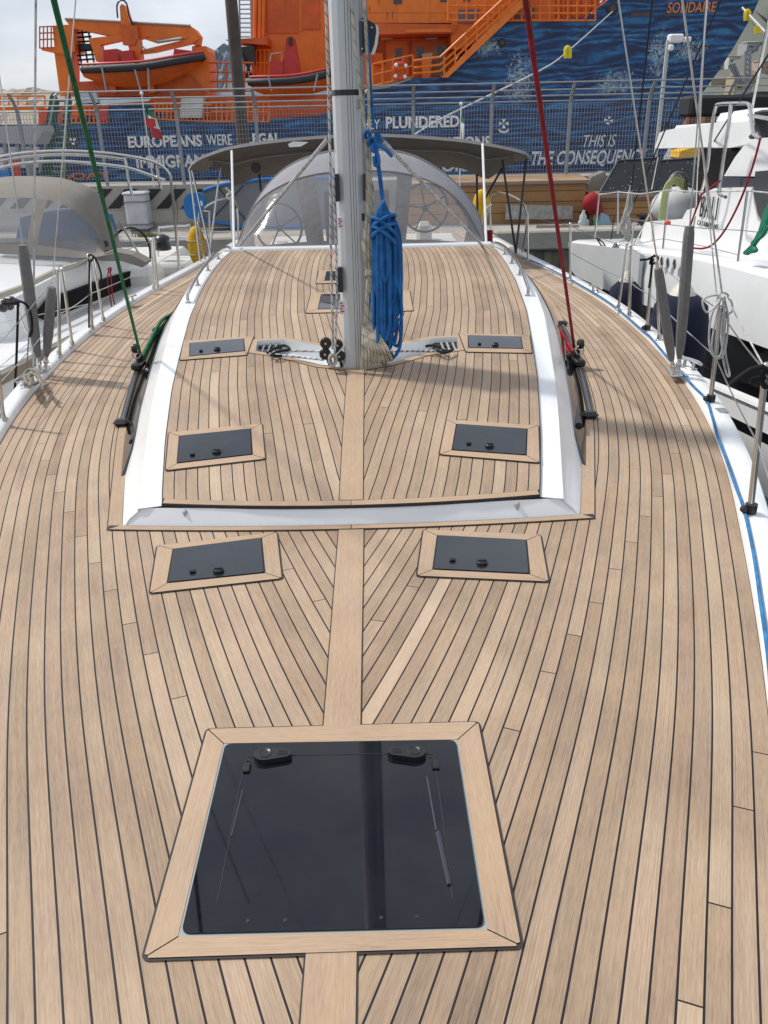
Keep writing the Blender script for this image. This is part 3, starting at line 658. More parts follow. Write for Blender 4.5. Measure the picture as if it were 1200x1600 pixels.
# ---- mast
MX,MY=-.0,5.20
def mast_ring(z):
    P=[(-.040,-.125),(.040,-.125),(.070,-.105),(.088,-.055),(.092,.03),(.080,.10),(.045,.14),(-.045,.14),(-.080,.10),(-.092,.03),(-.088,-.055),(-.070,-.105)]
    dx=-.0085*(z-.22)*0; return [(MX+.006+x,MY+y,z) for x,y in P]
mb=MB(); zs=[.14,.22,1.0,2.0,4.0,9.0,19.5]; rows=[mast_ring(z)+[mast_ring(z)[0]] for z in zs]
mb.grid(rows,lambda i,j:1 if j in(2,3,4) else 0); mb.add(mast_ring(19.5),[tuple(range(12))],0)  # right-hand faces coloured darker: shade on the side away from the sun
mast=mb.build('mast',[M_alu2,M_mast_shade],yacht,label='grey aluminium mast with narrow vertical grooves')
mb=MB()
for x in (.004,.020,.034): mb.box((MX+x,MY-.1252,7),(.0022,.003,13.6),0)
mb.build('mast_groove',M_black,mast)
mb=MB(); zb=Yp((540,149),5.08).z; P=mast_ring(zb); P2=[((x-MX)*1.015+MX,(y-MY)*1.015+MY,z) for x,y,z in P]; 
rows=[P2+[P2[0]],[(x,y,z+.028) for x,y,z in P2]+[(P2[0][0],P2[0][1],zb+.028)]]; mb.grid(rows,0); mb.build('black_band',M_black,mast)
def onmast(px,py): return Yp((px,py),5.07)
def plate(name,px0,py0,px1,py1,m,Y=5.06,th=.012,par=None,lab=None):
    a=Yp((px0,py0),Y); c=Yp((px1,py1),Y); b_=MB(); b_.box(((a.x+c.x)/2,Y+th/2,(a.z+c.z)/2),(abs(c.x-a.x),th,abs(a.z-c.z)),0,bev=.003); return b_.build(name,m,par or mast,label=lab)
M_stick=mat('white_sticker',(.75,.72,.72),.5); M_stickr=mat('sticker_red_marks',(.45,.05,.08),.5)
for (x0,y0,x1,y1) in ((527,339,536,357),(529,470,539,491)):
    s_=plate('warning_sticker',x0,y0,x1,y1,M_stick,5.068,.004)
    bb_=MB(); a=Yp((x0,y0),5.06);c=Yp((x1,y1),5.06)
    for k in range(4): 
        zz=a.z-(a.z-c.z)*(.2+.2*k); bb_.box(((a.x+c.x)/2+(.004 if k%2 else -.003),5.0665,zz),((c.x-a.x)*(.6 if k%2 else .45),.001,abs(a.z-c.z)*.09),0)
    bb_.build('sticker_marks',M_stickr,s_)
s_=plate('rigging_label',563,331,572,348,mat('pale_blue_label',(.35,.45,.5),.5),5.07,.004)
bb_=MB(); a=Yp((563,331),5.065);c=Yp((572,348),5.065); bb_.box(((a.x+c.x)/2,5.0688,(a.z+c.z)/2),((c.x-a.x)*.6,.001,abs(a.z-c.z)*.7),0); bb_.build('label_mark',M_black,s_)
s_=plate('spec_label',558,155,565,170,mat('grey_label',(.28,.30,.31),.5),5.068,.004)
for (x0,y0,x1,y1) in ((521,272,531,315),(567,272,578,314),(525,418,536,457)):
    plate('line_deflector',x0,y0,x1,y1,M_blackg,5.06,.04)
# steaming light / foredeck lamp bracket with white lens
mb=MB(); a=Yp((563,28),5.15); c=Yp((571,82),5.15); mb.box(((a.x+c.x)/2,5.17,(a.z+c.z)/2),(c.x-a.x,.05,a.z-c.z),0,bev=.004)
pl=[(573,30),(584,36),(590,44),(590,58),(587,76),(583,82),(573,81)]; mb.prism([Yp(p,5.14) for p in pl],(0,.07,0),0)
lt=mb.build('deck_lamp',M_black,mast,label='black deck lamp with a white lens')
mb=MB(); pl=[(587,37),(591,41),(592,52),(590,68),(585,84),(580,84),(585,70),(588,50)]; mb.prism([Yp(p,5.135) for p in pl],(0,.08,0),0); mb.build('lamp_lens',M_white,lt)
mb=MB()
for p in ((566,32),(566,76),(581,43)): q=Yp(p,5.135); mb.lathe(q,[(.004,-.004),(.004,0)],10,0,'Y')
mb.build('screw',M_steel,lt)
# blocks at the mast foot
def disc(mb,c,r,th,mi=0,axis='Y',seg=20): mb.lathe(c,[(r*.9,-th/2),(r,-th*.3),(r,th*.3),(r*.9,th/2)],seg,mi,axis)
for px,py in ((509,536),(508,553),(527,539),(530,556),(604,540),(606,556)):
    mb=MB(); q=Yp((px,py),5.10 if px<560 else 5.12); disc(mb,q,.036,.03); mb.tube([q+Vector((0,.02,0)),Vector((q.x*.8,5.19,zr(5.2)-.06))],.010,6)
    tb=mb.build('turning_block',M_black,yacht,smooth=True)
    mb=MB(); mb.lathe(q+Vector((0,-.016,0)),[(.007,-.004),(.007,.0)],10,0,'Y'); mb.build('block_pin',M_steel,tb)
mb=MB(); mb.box((MX,MY,zr(5.2)-.05),(.26,.34,.04),0,bev=.008); mb.build('mast_collar',M_alu,yacht)
# ---- jib tracks, cars, rods
def track(sgn,pts,endp):
    P=[Zp(p,.02) for p in pts]
    mb=MB(); P=smooth(P,5)
    for i in range(len(P)-1):
        a,b_=P[i],P[i+1]; d=(b_-a); mb.box(((a.x+b_.x)/2,(a.y+b_.y)/2,.018),(.034,d.length+.004,.026),0,rot=math.atan2(d.y,d.x)-math.pi/2,bev=.004)
    tr_=mb.build('jib_track',M_blackg,yacht,smooth=False,label='black jib sheet track on the %s side deck'%('left' if sgn<0 else 'right'))
    mb=MB(); 
    for i in range(0,len(P)-1):
        for k in range(4): q=P[i].lerp(P[i+1],k/4); mb.lathe((q.x,q.y,.0312),[(.0055,0),(.0055,.0006)],8)
    mb.build('track_holes',mat('track_hole_metal',(.32,.33,.34),.4,metal=.6),tr_,kind='stuff')
    for p in endp: mb=MB(); q=Zp(p,.02); mb.box((q.x,q.y,.024),(.095,.07,.042),0,bev=.02); mb.build('track_end_stop',M_black,tr_)
    return P
PL=track(-1,[(192,656),(204,612),(217,572),(230,543),(246,518)],[(190,661),(246,516)])
PR=track(1,[(922,645),(913,605),(903,568),(892,535),(879,509)],[(922,649),(878,506)])
for sgn,pc in ((-1,(217,573)),(1,(903,567))):
    q=Zp(pc,.04); mb=MB(); mb.box((q.x,q.y,.055),(.075,.17,.05),0,bev=.012); mb.box((q.x-sgn*.01,q.y+.02,.10),(.045,.06,.07),0,bev=.012)
    car=mb.build('jib_car',M_black,yacht,label='black jib car on the %s track'%('left' if sgn<0 else 'right'))
    mb=MB(); mb.tube([(q.x+.03*math.cos(a),q.y-.02,.135+.03*math.sin(a)) for a in [i*2*math.pi/14 for i in range(14)]],.006,6,closed=True); mb.build('shackle_ring',M_steel,car,smooth=True)
    mb=MB(); disc(mb,(q.x+sgn*.008,q.y-.0,.175),.034,.04,0,'X'); mb.build('car_sheave',M_black,car,smooth=True)
for pts in ([(208,690),(213,668),(222,634),(232,600),(240,572),(262,522)],[(904,664),(900,640),(890,602),(880,570),(866,530),(858,508)]):
    mb=MB(); P=[Zp(p,.055) for p in pts]; mb.tube(P,.014,8,sm=5); a,b_=P[0],P[1]; d=(b_-a).normalized(); mb.tube([a-d*.02,a+d*.10],.022,8)
    rod=mb.build('black_sheet_rod',M_black,yacht,smooth=True,label='black elastic batten along the coachroof foot')
# small black blocks beside the tracks
for pc in ((232,583),(888,560)):
    q=Zp(pc,.05); mb=MB(); disc(mb,(q.x,q.y,.06),.03,.03,0,'X'); disc(mb,(q.x,q.y+.08,.06),.024,.03,0,'X'); mb.box((q.x,q.y+.04,.045),(.035,.16,.02),0,bev=.006); mb.build('lead_block',M_black,yacht,smooth=True)
# ---- grab rails on the roof edges
for sgn,ft in ((-1,[(294,473),(309,446),(325,423),(341,405)]),(1,[(825,462),(812,430),(800,412),(789,398)])):
    mb=MB(); F_=[Rf(p) for p in ft]; F_=[Vector((p.x,p.y,zr(p.y)-.002)) for p in F_]
    top=[p+Vector((0,0,.075)) for p in F_]; st_=F_[0]; path=[F_[0],F_[0]+Vector((0,.0,.05)),F_[0]+Vector((sgn*.0,.06,.075))]+top[1:3]+[top[3],top[3]+Vector((-sgn*.05,.35,.0)),top[3]+Vector((-sgn*.08,.5,-.07))]
    mb.tube(path,.013,8,sm=5)
    for p in F_[1:]: mb.tube([p,p+Vector((0,0,.075))],.011,8)
    for p in F_: mb.lathe(p,[(.028,0),(.026,.008),(.014,.012)],14)
    mb.build('grab_rail',M_steel,yacht,smooth=True,label='stainless grab rail on the %s roof edge'%('left' if sgn<0 else 'right'))
# ---- stanchions
def stan(base,h=.62,r=.0135,lean=(0,0),clamp=False,top=None,name='stanchion'):
    B=Vector((base[0],base[1],.04)); T=top or B+Vector((lean[0],lean[1],h))
    mb=MB(); mb.tube([B,T],r,10); mb.lathe(B,[(.03,0),(.03,.008),(.02,.012),(.018,.045)],16); mb.ball(T,r*1.25,10)
    s_=mb.build(name,M_steel,yacht,smooth=True)
    if clamp:
        mb=MB(); mb.tube([B+Vector((0,0,.012)),B+Vector((0,0,.05))],.026,12); mb.box((B.x-.035,B.y-.01,B.z+.03),(.03,.03,.03),0,bev=.008); mb.build('stanchion_clamp',M_black,s_)
    return B,T
Z5=lambda p:Zp(p,.045)
SR=[]
for bpx,tpx,cl in (((1172,802),(1197,572),True),((1110,628),(1126,481),True),((1011,516),(1020,400),True),((983,494),(986,384),False),((891,437),(891,350),False),((825,407),(824,334),False)):
    q=Z5(bpx); t_=Yp(tpx,q.y); SR.append(stan((q.x,q.y),clamp=cl,top=t_))
for bpx,tpx in (((1030,531),(1026,408)),((966,483),(980,381))):
    q=Z5(bpx); t_=Yp(tpx,q.y+.0); stan((q.x,q.y),r=.011,top=t_,name='stanchion_brace')
SL=[]
for bpx,tpx in (((5,655),(-8,540)),((93,556),(91,422)),((144,515),(138,400)),((241,453),(237,375))):
    q=Z5(bpx); SL.append(stan((q.x,q.y),top=Yp(tpx,q.y)))
for bpx,tpx in (((113,540),(97,421)),((162,502),(145,402)),((246,446),(240,376))):
    q=Z5(bpx); stan((q.x,q.y),r=.012,top=Yp(tpx,q.y-.15),name='stanchion_brace')
# lifelines
def line(name,pts,r,m,par=yacht,sm=0,seg=6,**k):
    mb=MB(); mb.tube(pts,r,seg,sm=sm); return mb.build(name,m,par,smooth=True,**k)
def sag(a,b_,s_=.02,n=6): return [a.lerp(b_,i/n)-Vector((0,0,4*s_*(i/n)*(1-i/n))) for i in range(n+1)]
for S in (SR,SL):
    for hfrac in (.97,.5):
        pts=[]
        tops=[B.lerp(T,hfrac) for B,T in S]
        if S is SL: tops=[Vector((-1.9,3.9,.04+.62*hfrac))]+tops
        else: tops=[Vector((1.25,1.7,.04+.62*hfrac))]+tops
        for i in range(len(tops)-1): pts+=sag(tops[i],tops[i+1],.012)
        line('lifeline',pts,.0035,M_steel,label=None)
# cleats
def cleat(px,rot,sc=1.0):
    q=Z5(px); mb=MB(); M=Matrix.Rotation(rot,3,'Z')
    for dx in(-.04,.04): mb.tube([q+M@Vector((dx,0,0)),q+M@Vector((dx,0,.05))],.012*sc,8)
    mb.tube([q+M@Vector((x,0,z)) for x,z in ((-.11,.045),(-.07,.056),(0,.06),(.07,.056),(.11,.045))],[.009,.013,.013,.013,.009],8,sm=3); mb.box((q.x,q.y,q.z+.003),(.12,.05,.008),0,rot=rot,bev=.003)
    mb.build('deck_cleat',M_steel,yacht,smooth=True)
cleat((1076,575),2.05); cleat((930,456),1.9); cleat((204,472),1.25); cleat((45,600),1.1)
# deck plate beside right stanchion
mb=MB(); q=Z5((1118,640)); mb.box((q.x+.03,q.y-.02,.047),(.06,.075,.006),0,bev=.002); mb.build('fairlead_plate',M_steel,yacht)
# ---- shrouds with leather-grey covers
def shroud(base,ppx,covpx,Yt,Yc,cr,lab):
    B=Zp(base,.06); T=Yp(ppx,Yt); d=(T-B).normalized(); T2=B+d*min(13,(T-B).length*5)
    mb=MB(); mb.tube([B+d*.12,T2],.0048,6); s_=mb.build('shroud',M_steel,yacht,smooth=True,label=lab)
    C=B+d*((Yp(covpx,Yc)-B).length); mb=MB(); mb.tube([B+d*.09,B+d*.14,B+d*.24,B.lerp(C,.5),C-d*.10,C-d*.02,C],[.014,.026,.034,cr*.88,cr*.85,cr*.72,cr*.66],9,sm=2); mb.build('shroud_cover',M_greyrub,s_,smooth=True)
    mb=MB(); mb.tube([B,B+d*.18],.013,8); mb.box(tuple(B+Vector((0,0,-.01))),(.05,.07,.012),0,bev=.003); mb.tube([B+d*.05+Vector((-.015,0,0)),B+d*.05+Vector((.015,0,0))],.016,8); mb.build('turnbuckle',M_steel,s_,smooth=True)
BL=Zp((66,578),.06).y; BR=Zp((1056,582),.06).y
shroud((62,578),(2,140),(36,383),BL+.0,BL,.045,'left outer shroud with long grey cover')
shroud((71,575),(118,2),(78,449),BL-.1,BL,.040,'left inner shroud with grey cover')
shroud((1060,580),(1105,0),(1068,355),BR+.0,BR,.042,'right outer shroud with long grey cover')
shroud((1053,583),(966,0),(1034,415),BR-.1,BR,.038,'right inner shroud with grey cover')
for px,t_ in (((62,578),0),((1058,582),0)):
    q=Zp(px,.045); mb=MB(); mb.box((q.x,q.y,.048),(.09,.20,.008),0,bev=.003); mb.build('chainplate',M_steel,yacht)
# ---- sprayhood
def resamp(pts,n):
    P=smooth([Vector((p[0],p[1],0)) for p in pts],8); d=[0]
    for i in range(1,len(P)): d.append(d[-1]+(P[i]-P[i-1]).length)
    return [(float(np.interp(t_*d[-1],d,[p.x for p in P])),float(np.interp(t_*d[-1],d,[p.y for p in P]))) for t_ in np.linspace(0,1,n)]
nH=60
wa=resamp([(374,378),(388,340),(412,309),(450,287),(485,276),(525,270),(560,268),(593,269),(620,271),(656,279),(692,295),(716,315),(734,339),(752,374)],nH)
si=resamp([(370,386),(379,358),(390,335),(410,300),(435,272),(465,252),(500,240),(545,233),(593,234),(635,240),(668,254),(704,279),(731,309),(749,339),(758,380)],nH)
ba=[(372+(757-372)*i/(nH-1),386) for i in range(nH)]
rows=[]
bp=[Rf(p) for p in ba]; bp=[Vector((p.x,9.12+.0*p.x,zr(9.12)+.0)) for p in bp]
wp=[Yp(p,9.72) for p in wa]; sp_=[Yp(p,10.05) for p in si]
lp=[]
nv=10
rows=[[bp[j].lerp(wp[j],i/nv) +Vector((0,-.05*math.sin(math.pi*i/nv),.02*math.sin(math.pi*i/nv))) for j in range(nH)] for i in range(nv+1)]
rows2=[wp,[wp[j].lerp(sp_[j],.6)+Vector((0,0,.015)) for j in range(nH)],sp_,[p+Vector((-(p.x+.05)*.02,.35,-.03)) for p in sp_],[p+Vector((-(p.x+.05)*.05,.75,-.11)) for p in sp_]]
def is_win(i,j):
    if i<1 or i>=nv-0: return False
    x=j/(nH-2)
    if x<.07 or x>.93: return False
    for a,b_ in ((.28,.345),(.635,.675)):
        if a<x<b_: return False
    if i>=nv-1 and (x<.14 or x>.86): return False
    return True
mb=MB(); mb.grid(rows,1,mask=lambda i,j:not is_win(i,j)); mb.grid(rows2,0)
hood=mb.build('sprayhood',[mat('grey_hood_canvas',(.265,.265,.28),.85,var=.12,vs=4,bump=.5,bs=7),mat('dark_grey_panel_canvas',(.150,.148,.155),.85,var=.15,vs=6,bump=.7,bs=16)],yacht,smooth=True,label='grey canvas sprayhood with clear windows')
for k,(a,b_) in enumerate(((.0,.36),(.36,.645),(.645,1.01))):
    mb=MB(); mb.grid(rows,0,mask=lambda i,j:is_win(i,j) and a<=j/(nH-2)<b_); mb.build('clear_window',M_clear,hood,smooth=True)
mb=MB(); mb.tube([p+Vector((0,.012,.012)) for p in rows2[0]],.011,6); mb.tube([p for p in sp_],.012,6); mb.build('hood_seam',M_canvas,hood,smooth=True)
mb=MB(); mb.box((-.04,9.13,zr(9.1)+.005),(2.84,.10,.06),0,bev=.015); mb.build('sprayhood_coaming',M_gel,yacht)
mb=MB(); mb.box((-.02,11.2,-.02),(2.7,3.6,.3),0,bev=.05); mb.box((-.02,9.75,.16),(2.5,.9,.30),0,bev=.08); mb.build('cockpit_moulding',M_gel2,yacht)
# companionway hood details
mb=MB(); mb.box((-.05,10.3,.62),(.75,.05,.6),0,bev=.01); mb.build('companionway_board',mat('brown_board',(.15,.075,.05),.5,var=.1,vs=4),yacht)
# steering wheels
for cx,cy in ((436,356),(664,325)):
    c=Yp((cx,cy),12.0); mb=MB(); rad=.31
    ring=[c+Vector((rad*math.cos(a),0,rad*math.sin(a))) for a in [i*2*math.pi/32 for i in range(32)]]; mb.tube(ring,.016,6,closed=True)
    for k in range(5):
        a=k*2*math.pi/5+.5; mb.tube([c,c+Vector((rad*math.cos(a),0,rad*math.sin(a)))],.011,6)
    disc(mb,c,.05,.06); w_=mb.build('steering_wheel',M_black,yacht,smooth=True)
    mb=MB(); mb.box((c.x,12.25,c.z-.5),(.22,.2,.6),0,bev=.05); mb.build('helm_pedestal',M_gel2,w_)
# ---- bimini
nB=48
Fp=resamp([(294,264),(297,256),(312,245),(335,236),(362,228),(430,218),(515,211),(600,209),(700,215),(760,223),(800,231),(824,238),(830,246)],nB)
Gp=resamp([(298,268),(310,265),(335,262),(350,272),(368,290),(388,282),(430,273),(560,262),(660,262),(715,262),(745,274),(762,280),(780,268),(800,256),(826,249)],nB)
fp3=[Yp(p,10.75) for p in Fp]; fl=[Yp((p[0],p[1]+5),10.72) for p in Fp]; gp3=[Yp(p,12.3) for p in Gp]
mid=[fl[i].lerp(gp3[i],.5)+Vector((0,0,.05)) for i in range(nB)]
mb=MB(); mb.grid([[p+Vector((0,1.2,-.10)) for p in fp3],fp3,fl,mid,gp3],lambda i,j:1 if i<2 else 0)  # underside gets a darker canvas colour, its shade painted in
bim=mb.build('bimini',[M_canvas_shade,mat('bimini_top_canvas',(.20,.19,.19),.85,var=.1,vs=4)],yacht,smooth=True,label='taupe bimini awning over the cockpit')
mb=MB(); mb.tube([fl[i].lerp(gp3[i],.42)+Vector((0,0,.02)) for i in range(3,nB-3)],.012,6); mb.build('awning_hoop',M_canvas,bim,smooth=True)
mb=MB(); pl=[(450,225),(458,221),(482,222),(470,229),(452,230)]; mb.prism([Yp(p,10.70) for p in pl],(0,.01,0)); mb.build('awning_label',M_white,bim)
mb=MB(); q=Yp((400,262),11.3); disc(mb,q,.06,.03); mb.build('awning_light',M_black,bim)
for a,b_,m,r in (((362,236),(366,392),M_white,.014),((754,225),(760,387),M_white,.014)):
    P0=Yp(b_,9.35); P1=Yp(a,10.6); line('bimini_front_strut',[P0,P1],r,m)
for a,b_,m in (((300,266),(331,404),M_steel),((344,262),(326,408),M_steel),((296,262),(316,437),M_steel),((785,250),(806,396),M_blackg),((823,243),(806,396),M_blackg),((745,272),(746,330),M_blackg),((785,262),(757,312),M_blackg),((405,272),(408,300),M_rust)):
    line('bimini_leg',[Yp(b_,11.2),Yp(a,11.4)],.014,m)
# pushpit and stern lockers hidden behind the hood
for sgn in(-1,1): mb=MB(); mb.tube([(sgn*2.1,11.4,.04),(sgn*2.1,11.4,.62),(sgn*1.95,13.4,.62),(sgn*1.95,13.4,.0)],.014,8,sm=4); mb.build('pushpit_rail',M_steel,yacht,smooth=True)
# ================================================================ ROPES ON OUR YACHT (things of their own)
def rope(name,pts,r,m,label,cat='rope',sm=6,seg=8,group=None,extra=()):
    mb=MB(); mb.tube(pts,r,seg,sm=sm)
    for e in extra: mb.tube(e,r,seg,sm=sm)
    return mb.build(name,m,None,smooth=True,label=label,cat=cat,group=group)
rv=random.Random(11)
# blue coil hanging right of the mast
def Yc(px,py,Y): return Yp((px,py),Y)
root=thing('rope_coil','thick bright blue rope coil hanging from a knot on the right of the mast','rope coil',Yp((602,545),5.02))
mb=MB(); mb.tube([Yc(566,-60,5.06),Yc(570,0,5.06),Yc(576,90,5.06),Yc(584,200,5.03)],.008,8,sm=5); mb.tube([Yc(585,215,5.02),Yc(590,250,5.01),Yc(594,280,5.0),Yc(598,312,4.99)],.012,8,sm=5); mb.build('hanging_line',rp_blue,root,smooth=True)
mb=MB()
for k in range(3):
    mb.tube([Yc(580+4*math.cos(a)+5*(k-1),222+8*(k-1)+9*math.sin(a)+3*math.cos(a+k),5.02+.02*math.sin(a+k)) for a in [i*2*math.pi/10 for i in range(10)]],.010,8,sm=3,closed=True)
mb.tube([Yc(588,226,5.0),Yc(600,232,5.0),Yc(612,244,5.0),Yc(606,236,5.03),Yc(590,222,5.02)],.009,8,sm=4)
mb.tube([Yc(590,240,5.0),Yc(592,255,4.99),Yc(586,258,5.0),Yc(584,244,5.0)],.010,8,sm=4)
mb.build('knot',rp_blue,root,smooth=True)
mb=MB()
nl=19
for k in range(nl):
    u=k/(nl-1); x0=584+30*u+rv.uniform(-2,2); x1=582+40*u+rv.uniform(-2,2)
    bot=[470,540,505,548,532,470,520,550,446,535,500,546,525,470,515,535,500,540,490][k]+rv.uniform(-6,6)
    wd=rv.uniform(7,15); Y=5.03-.11*math.sin(math.pi*u)*rv.uniform(.4,1)
    top=322+abs(u-.5)*26+rv.uniform(-3,3)
    xl=min(x1,620)-wd*.5; xr=xl+wd
    mb.tube([Yc(599,top-6,Y),Yc(x0-3,top+14,Y),Yc(xl-1,380,Y),Yc(xl,(380+bot)/2,Y-.01),Yc(xl,bot-18,Y-.01),Yc((xl+xr)/2,bot,Y),Yc(xr,bot-18,Y+.01),Yc(xr,(380+bot)/2,Y+.01),Yc(xr-1,380,Y+.005),Yc(x0+3,top+14,Y+.01)],.0105,8,sm=4,closed=True)
mb.tube([Yc(612,470,5.0),Yc(620,500,5.0),Yc(626,520,5.0),Yc(624,545,5.0),Yc(613,560,5.0),Yc(604,556,5.02)],.010,8,sm=5)
mb.tube([Yc(620,440,5.0),Yc(627,475,5.0),Yc(627,495,5.0),Yc(621,500,5.0),Yc(617,480,5.0)],.010,8,sm=5)
mb.build('loops',rp_blue,root,smooth=True)
mb=MB()
for k in range(4):
    yy=330+k*5; a0=rv.uniform(-.5,.5)
    mb.tube([Yc(599+18*math.cos(a),347+k*7-16*math.sin(a)*.35+ (13 if k%2 else -10)*math.cos(a),4.97-.075*math.sin(a)+0) for a in [i*2*math.pi/16 for i in range(16)]],.010,8,sm=2,closed=True)
for k in range(5):
    mb.tube([Yc(586+k*5,352+(2-abs(k-2))*-8,4.93),Yc(590+k*4,332,4.93),Yc(598,315,4.98)],.010,8,sm=4)
mb.build('wrapping_turns',rp_blue,root,smooth=True)
# halyards left of the mast
rope('halyard',[Yc(507,-80,5.0),Yc(509,0,5.0),Yc(512,100,5.0),Yc(516,260,5.0),Yc(517,400,5.02),Yc(519,470,5.03),Yc(520,545,5.05)],.0072,rp_wg,'white halyard with green flecks running down the left of the mast','rope')
rope('halyard',[Yc(521,262,5.03),Yc(523,330,5.03),Yc(526,420,5.03),Yc(526,480,5.03),Yc(523,555,5.03),Yc(522,572,5.05)],.0068,rp_wb,'white halyard with dark blue flecks ending in a knot at the left blocks','rope')
mb=MB()
for k in range(4): mb.tube([Yc(520+6*math.cos(a),560+7*math.sin(a)+k*1.5,5.0+.015*math.sin(a+k)) for a in [i*2*math.pi/10 for i in range(10)]],.0065,7,sm=2,closed=True)
mb.tube([Yc(524,556,5.0),Yc(533,546,5.0),Yc(542,536,5.0)],.004,6,sm=3)
mb.build('rope_knot',rp_white,None,smooth=True,label='white knot of rope tied at the lower left mast blocks',cat='knot')
# beige bundle right of the mast
mb=MB()
mb.tube([Yc(547,-60,5.05),Yc(549,0,5.05),Yc(556,80,5.04),Yc(565,160,5.03),Yc(572,220,5.03),Yc(577,300,5.04),Yc(578,360,5.05)],.0085,8,sm=5)
mb.tube([Yc(567,-60,5.04),Yc(569,0,5.04),Yc(572,60,5.04),Yc(576,150,5.03),Yc(578,240,5.03),Yc(580,330,5.04),Yc(580,380,5.05)],.0085,8,sm=5)
mb.build('halyard',rp_beige,None,smooth=True,label='pair of beige flecked halyards running down the right face of the mast',cat='rope')
mb=MB(); rv=random.Random(3)
for k in range(9):
    u=k/8; xb=566+u*46; x_m=577+(u-.5)*6
    mb.tube([Yc(578+(u-.5)*8,270+20*u,5.06),Yc(577+(u-.5)*8,340,5.05-.02*(k%2)),Yc(574+(u-.5)*14,380,5.04-.02*(k%3)),Yc(x_m,430,5.03-.02*(k%2)),Yc(x_m+(u-.5)*6,480,5.03-.02*(k%2)),Yc(574+(u-.3)*20,515,5.02-.05*u),Yc(567+u*38,545,4.96-.07*u),Yc(xb,577-u*14,4.98-.03*u)],.0098,8,sm=5)
for k in range(4): mb.tube([Yc(577+6*math.cos(a),426+1.5*k+2.2*math.sin(a),5.01+.035*math.sin(a)) for a in [i*2*math.pi/10 for i in range(10)]],.006,6,sm=2,closed=True)
mb.build('halyard_bundle',rp_beige,None,smooth=True,label='thick bundle of beige halyards fanning out at the right foot of the mast',cat='rope bundle')
# diagonal lines from the mast to the sprayhood corners
rope('mast_line',[Yc(513,216,5.15),Yp((374,384),9.1)],.0125,rp_grey,'grey and white line from the mast down to the left corner of the sprayhood','rope',sm=0)
rope('mast_line',[Yc(588,210,5.15),Yp((755,385),9.1)],.0125,rp_wb,'blue flecked white line from the mast down to the right corner of the sprayhood','rope',sm=0)
rope('rope_sleeve',[Yc(589,211,5.13),Yp((609,232),5.55)],.017,rp_blue,'short blue sleeve on the line leaving the mast knot','rope sleeve',sm=0)
# tray lines
for a,b_,m,l in (((440,548),(508,549),rp_wg,'green flecked line crossing the left tray into the mast block'),((420,553),(505,562),rp_wb,'lower thin line crossing the left tray'),((612,549),(690,548),rp_grey,'grey and white line crossing the right tray to its opening')):
    rope('tray_line',[Rf(a,.045),Rf(((a[0]+b_[0])/2,(a[1]+b_[1])/2),.04),Rf(b_,.05)],.008,m,l,'rope')
for pts,l in (([(418,552),(430,544),(445,540),(452,546),(436,549),(424,555),(440,556)],'tangle of dark rope tails at the left tray opening'),([(665,541),(678,540),(690,546),(700,549),(708,546),(694,551),(676,545)],'tangle of dark rope tails at the right tray opening')):
    rope('rope_tail',[Rf(p,.045+.01*(i%2)) for i,p in enumerate(pts)],.009,rp_black,l,'rope')
# jib sheets
qL=Zp((219,552),.14); T=Yp((84,0),3.0)
d=(T-qL).normalized()
rope('jib_sheet',[qL,T,T+d*2.5],.0100,rp_green,'thick green sheet rising from the left jib car out of the top of the picture','rope',sm=0)
rope('deck_sheet',[Zp((222,558),.10),Zp((236,530),.09),Zp((252,502),.09),Zp((275,485),.09),Zp((300,455),.09)],.014,rp_green,'green sheet led aft from the left jib car along the coachroof','rope',extra=([Zp((224,563),.07),Zp((240,528),.06),Zp((262,500),.06),Zp((290,468),.06)],))
qR=Zp((897,542),.14); T=Yp((821,0),3.0); d=(T-qR).normalized()
rope('jib_sheet',[qR,T,T+d*2.5],.0100,rp_red,'thick red sheet rising from the right jib car out of the top of the picture','rope',sm=0)
rope('deck_sheet',[Zp((896,550),.10),Zp((878,520),.09),Zp((862,497),.09),Zp((846,476),.09),Zp((832,455),.09)],.013,rp_red,'red sheet led aft from the right jib car along the coachroof','rope',extra=([Zp((892,556),.07),Zp((872,522),.06),Zp((856,500),.06),Zp((836,470),.06)],))
# blue line lying along the right rail
bl=[(1207,1100),(1200,1019),(1189,942),(1178,866),(1163,797),(1150,760),(1136,720),(1122,683),(1112,648),(1103,623),(1082,601),(1045,560),(1017,527),(1000,512),(960,478),(925,455),(880,430),(845,413),(815,402)]
bp_=[Zp(p,.052) for p in bl]
rope('blue_rail_line',[Vector((p.x,p.y,.050)) for p in bp_],.0075,ropemat('light_blue_braid',(.03,.22,.50)),'bright blue line lying along the white rail on the right side','rope',sm=5)
# knots and cords on stanchions
def cordset(name,loops,r,m,label,cat):
    mb=MB()
    for P in loops: mb.tube(P,r,7,sm=5)
    return mb.build(name,m,None,smooth=True,label=label,cat=cat)
YS=SR[1][0].y
lp=[[Yp(p,YS-.03+.01*i) for p in pp] for i,pp in enumerate([
 [(1126,462),(1112,462),(1098,470),(1104,488),(1120,476),(1128,465)],
 [(1128,464),(1112,492),(1108,530),(1112,552),(1122,558),(1128,545),(1132,500),(1130,470)],
 [(1126,466),(1118,500),(1112,545),(1120,560),(1132,550),(1138,500),(1132,468)],
 [(1130,464),(1142,470),(1144,486),(1136,490),(1128,480),(1134,470)],
 [(1132,480),(1128,520),(1130,560),(1136,586),(1140,584),(1134,555),(1132,520),(1136,485)],
 [(1120,462),(1130,457),(1138,462),(1130,468),(1120,464)]])]
cordset('rope_hank',lp,.006,rp_white,'white cord hank looped over the second stanchion on the right','rope coil')
YS=SR[0][0].y
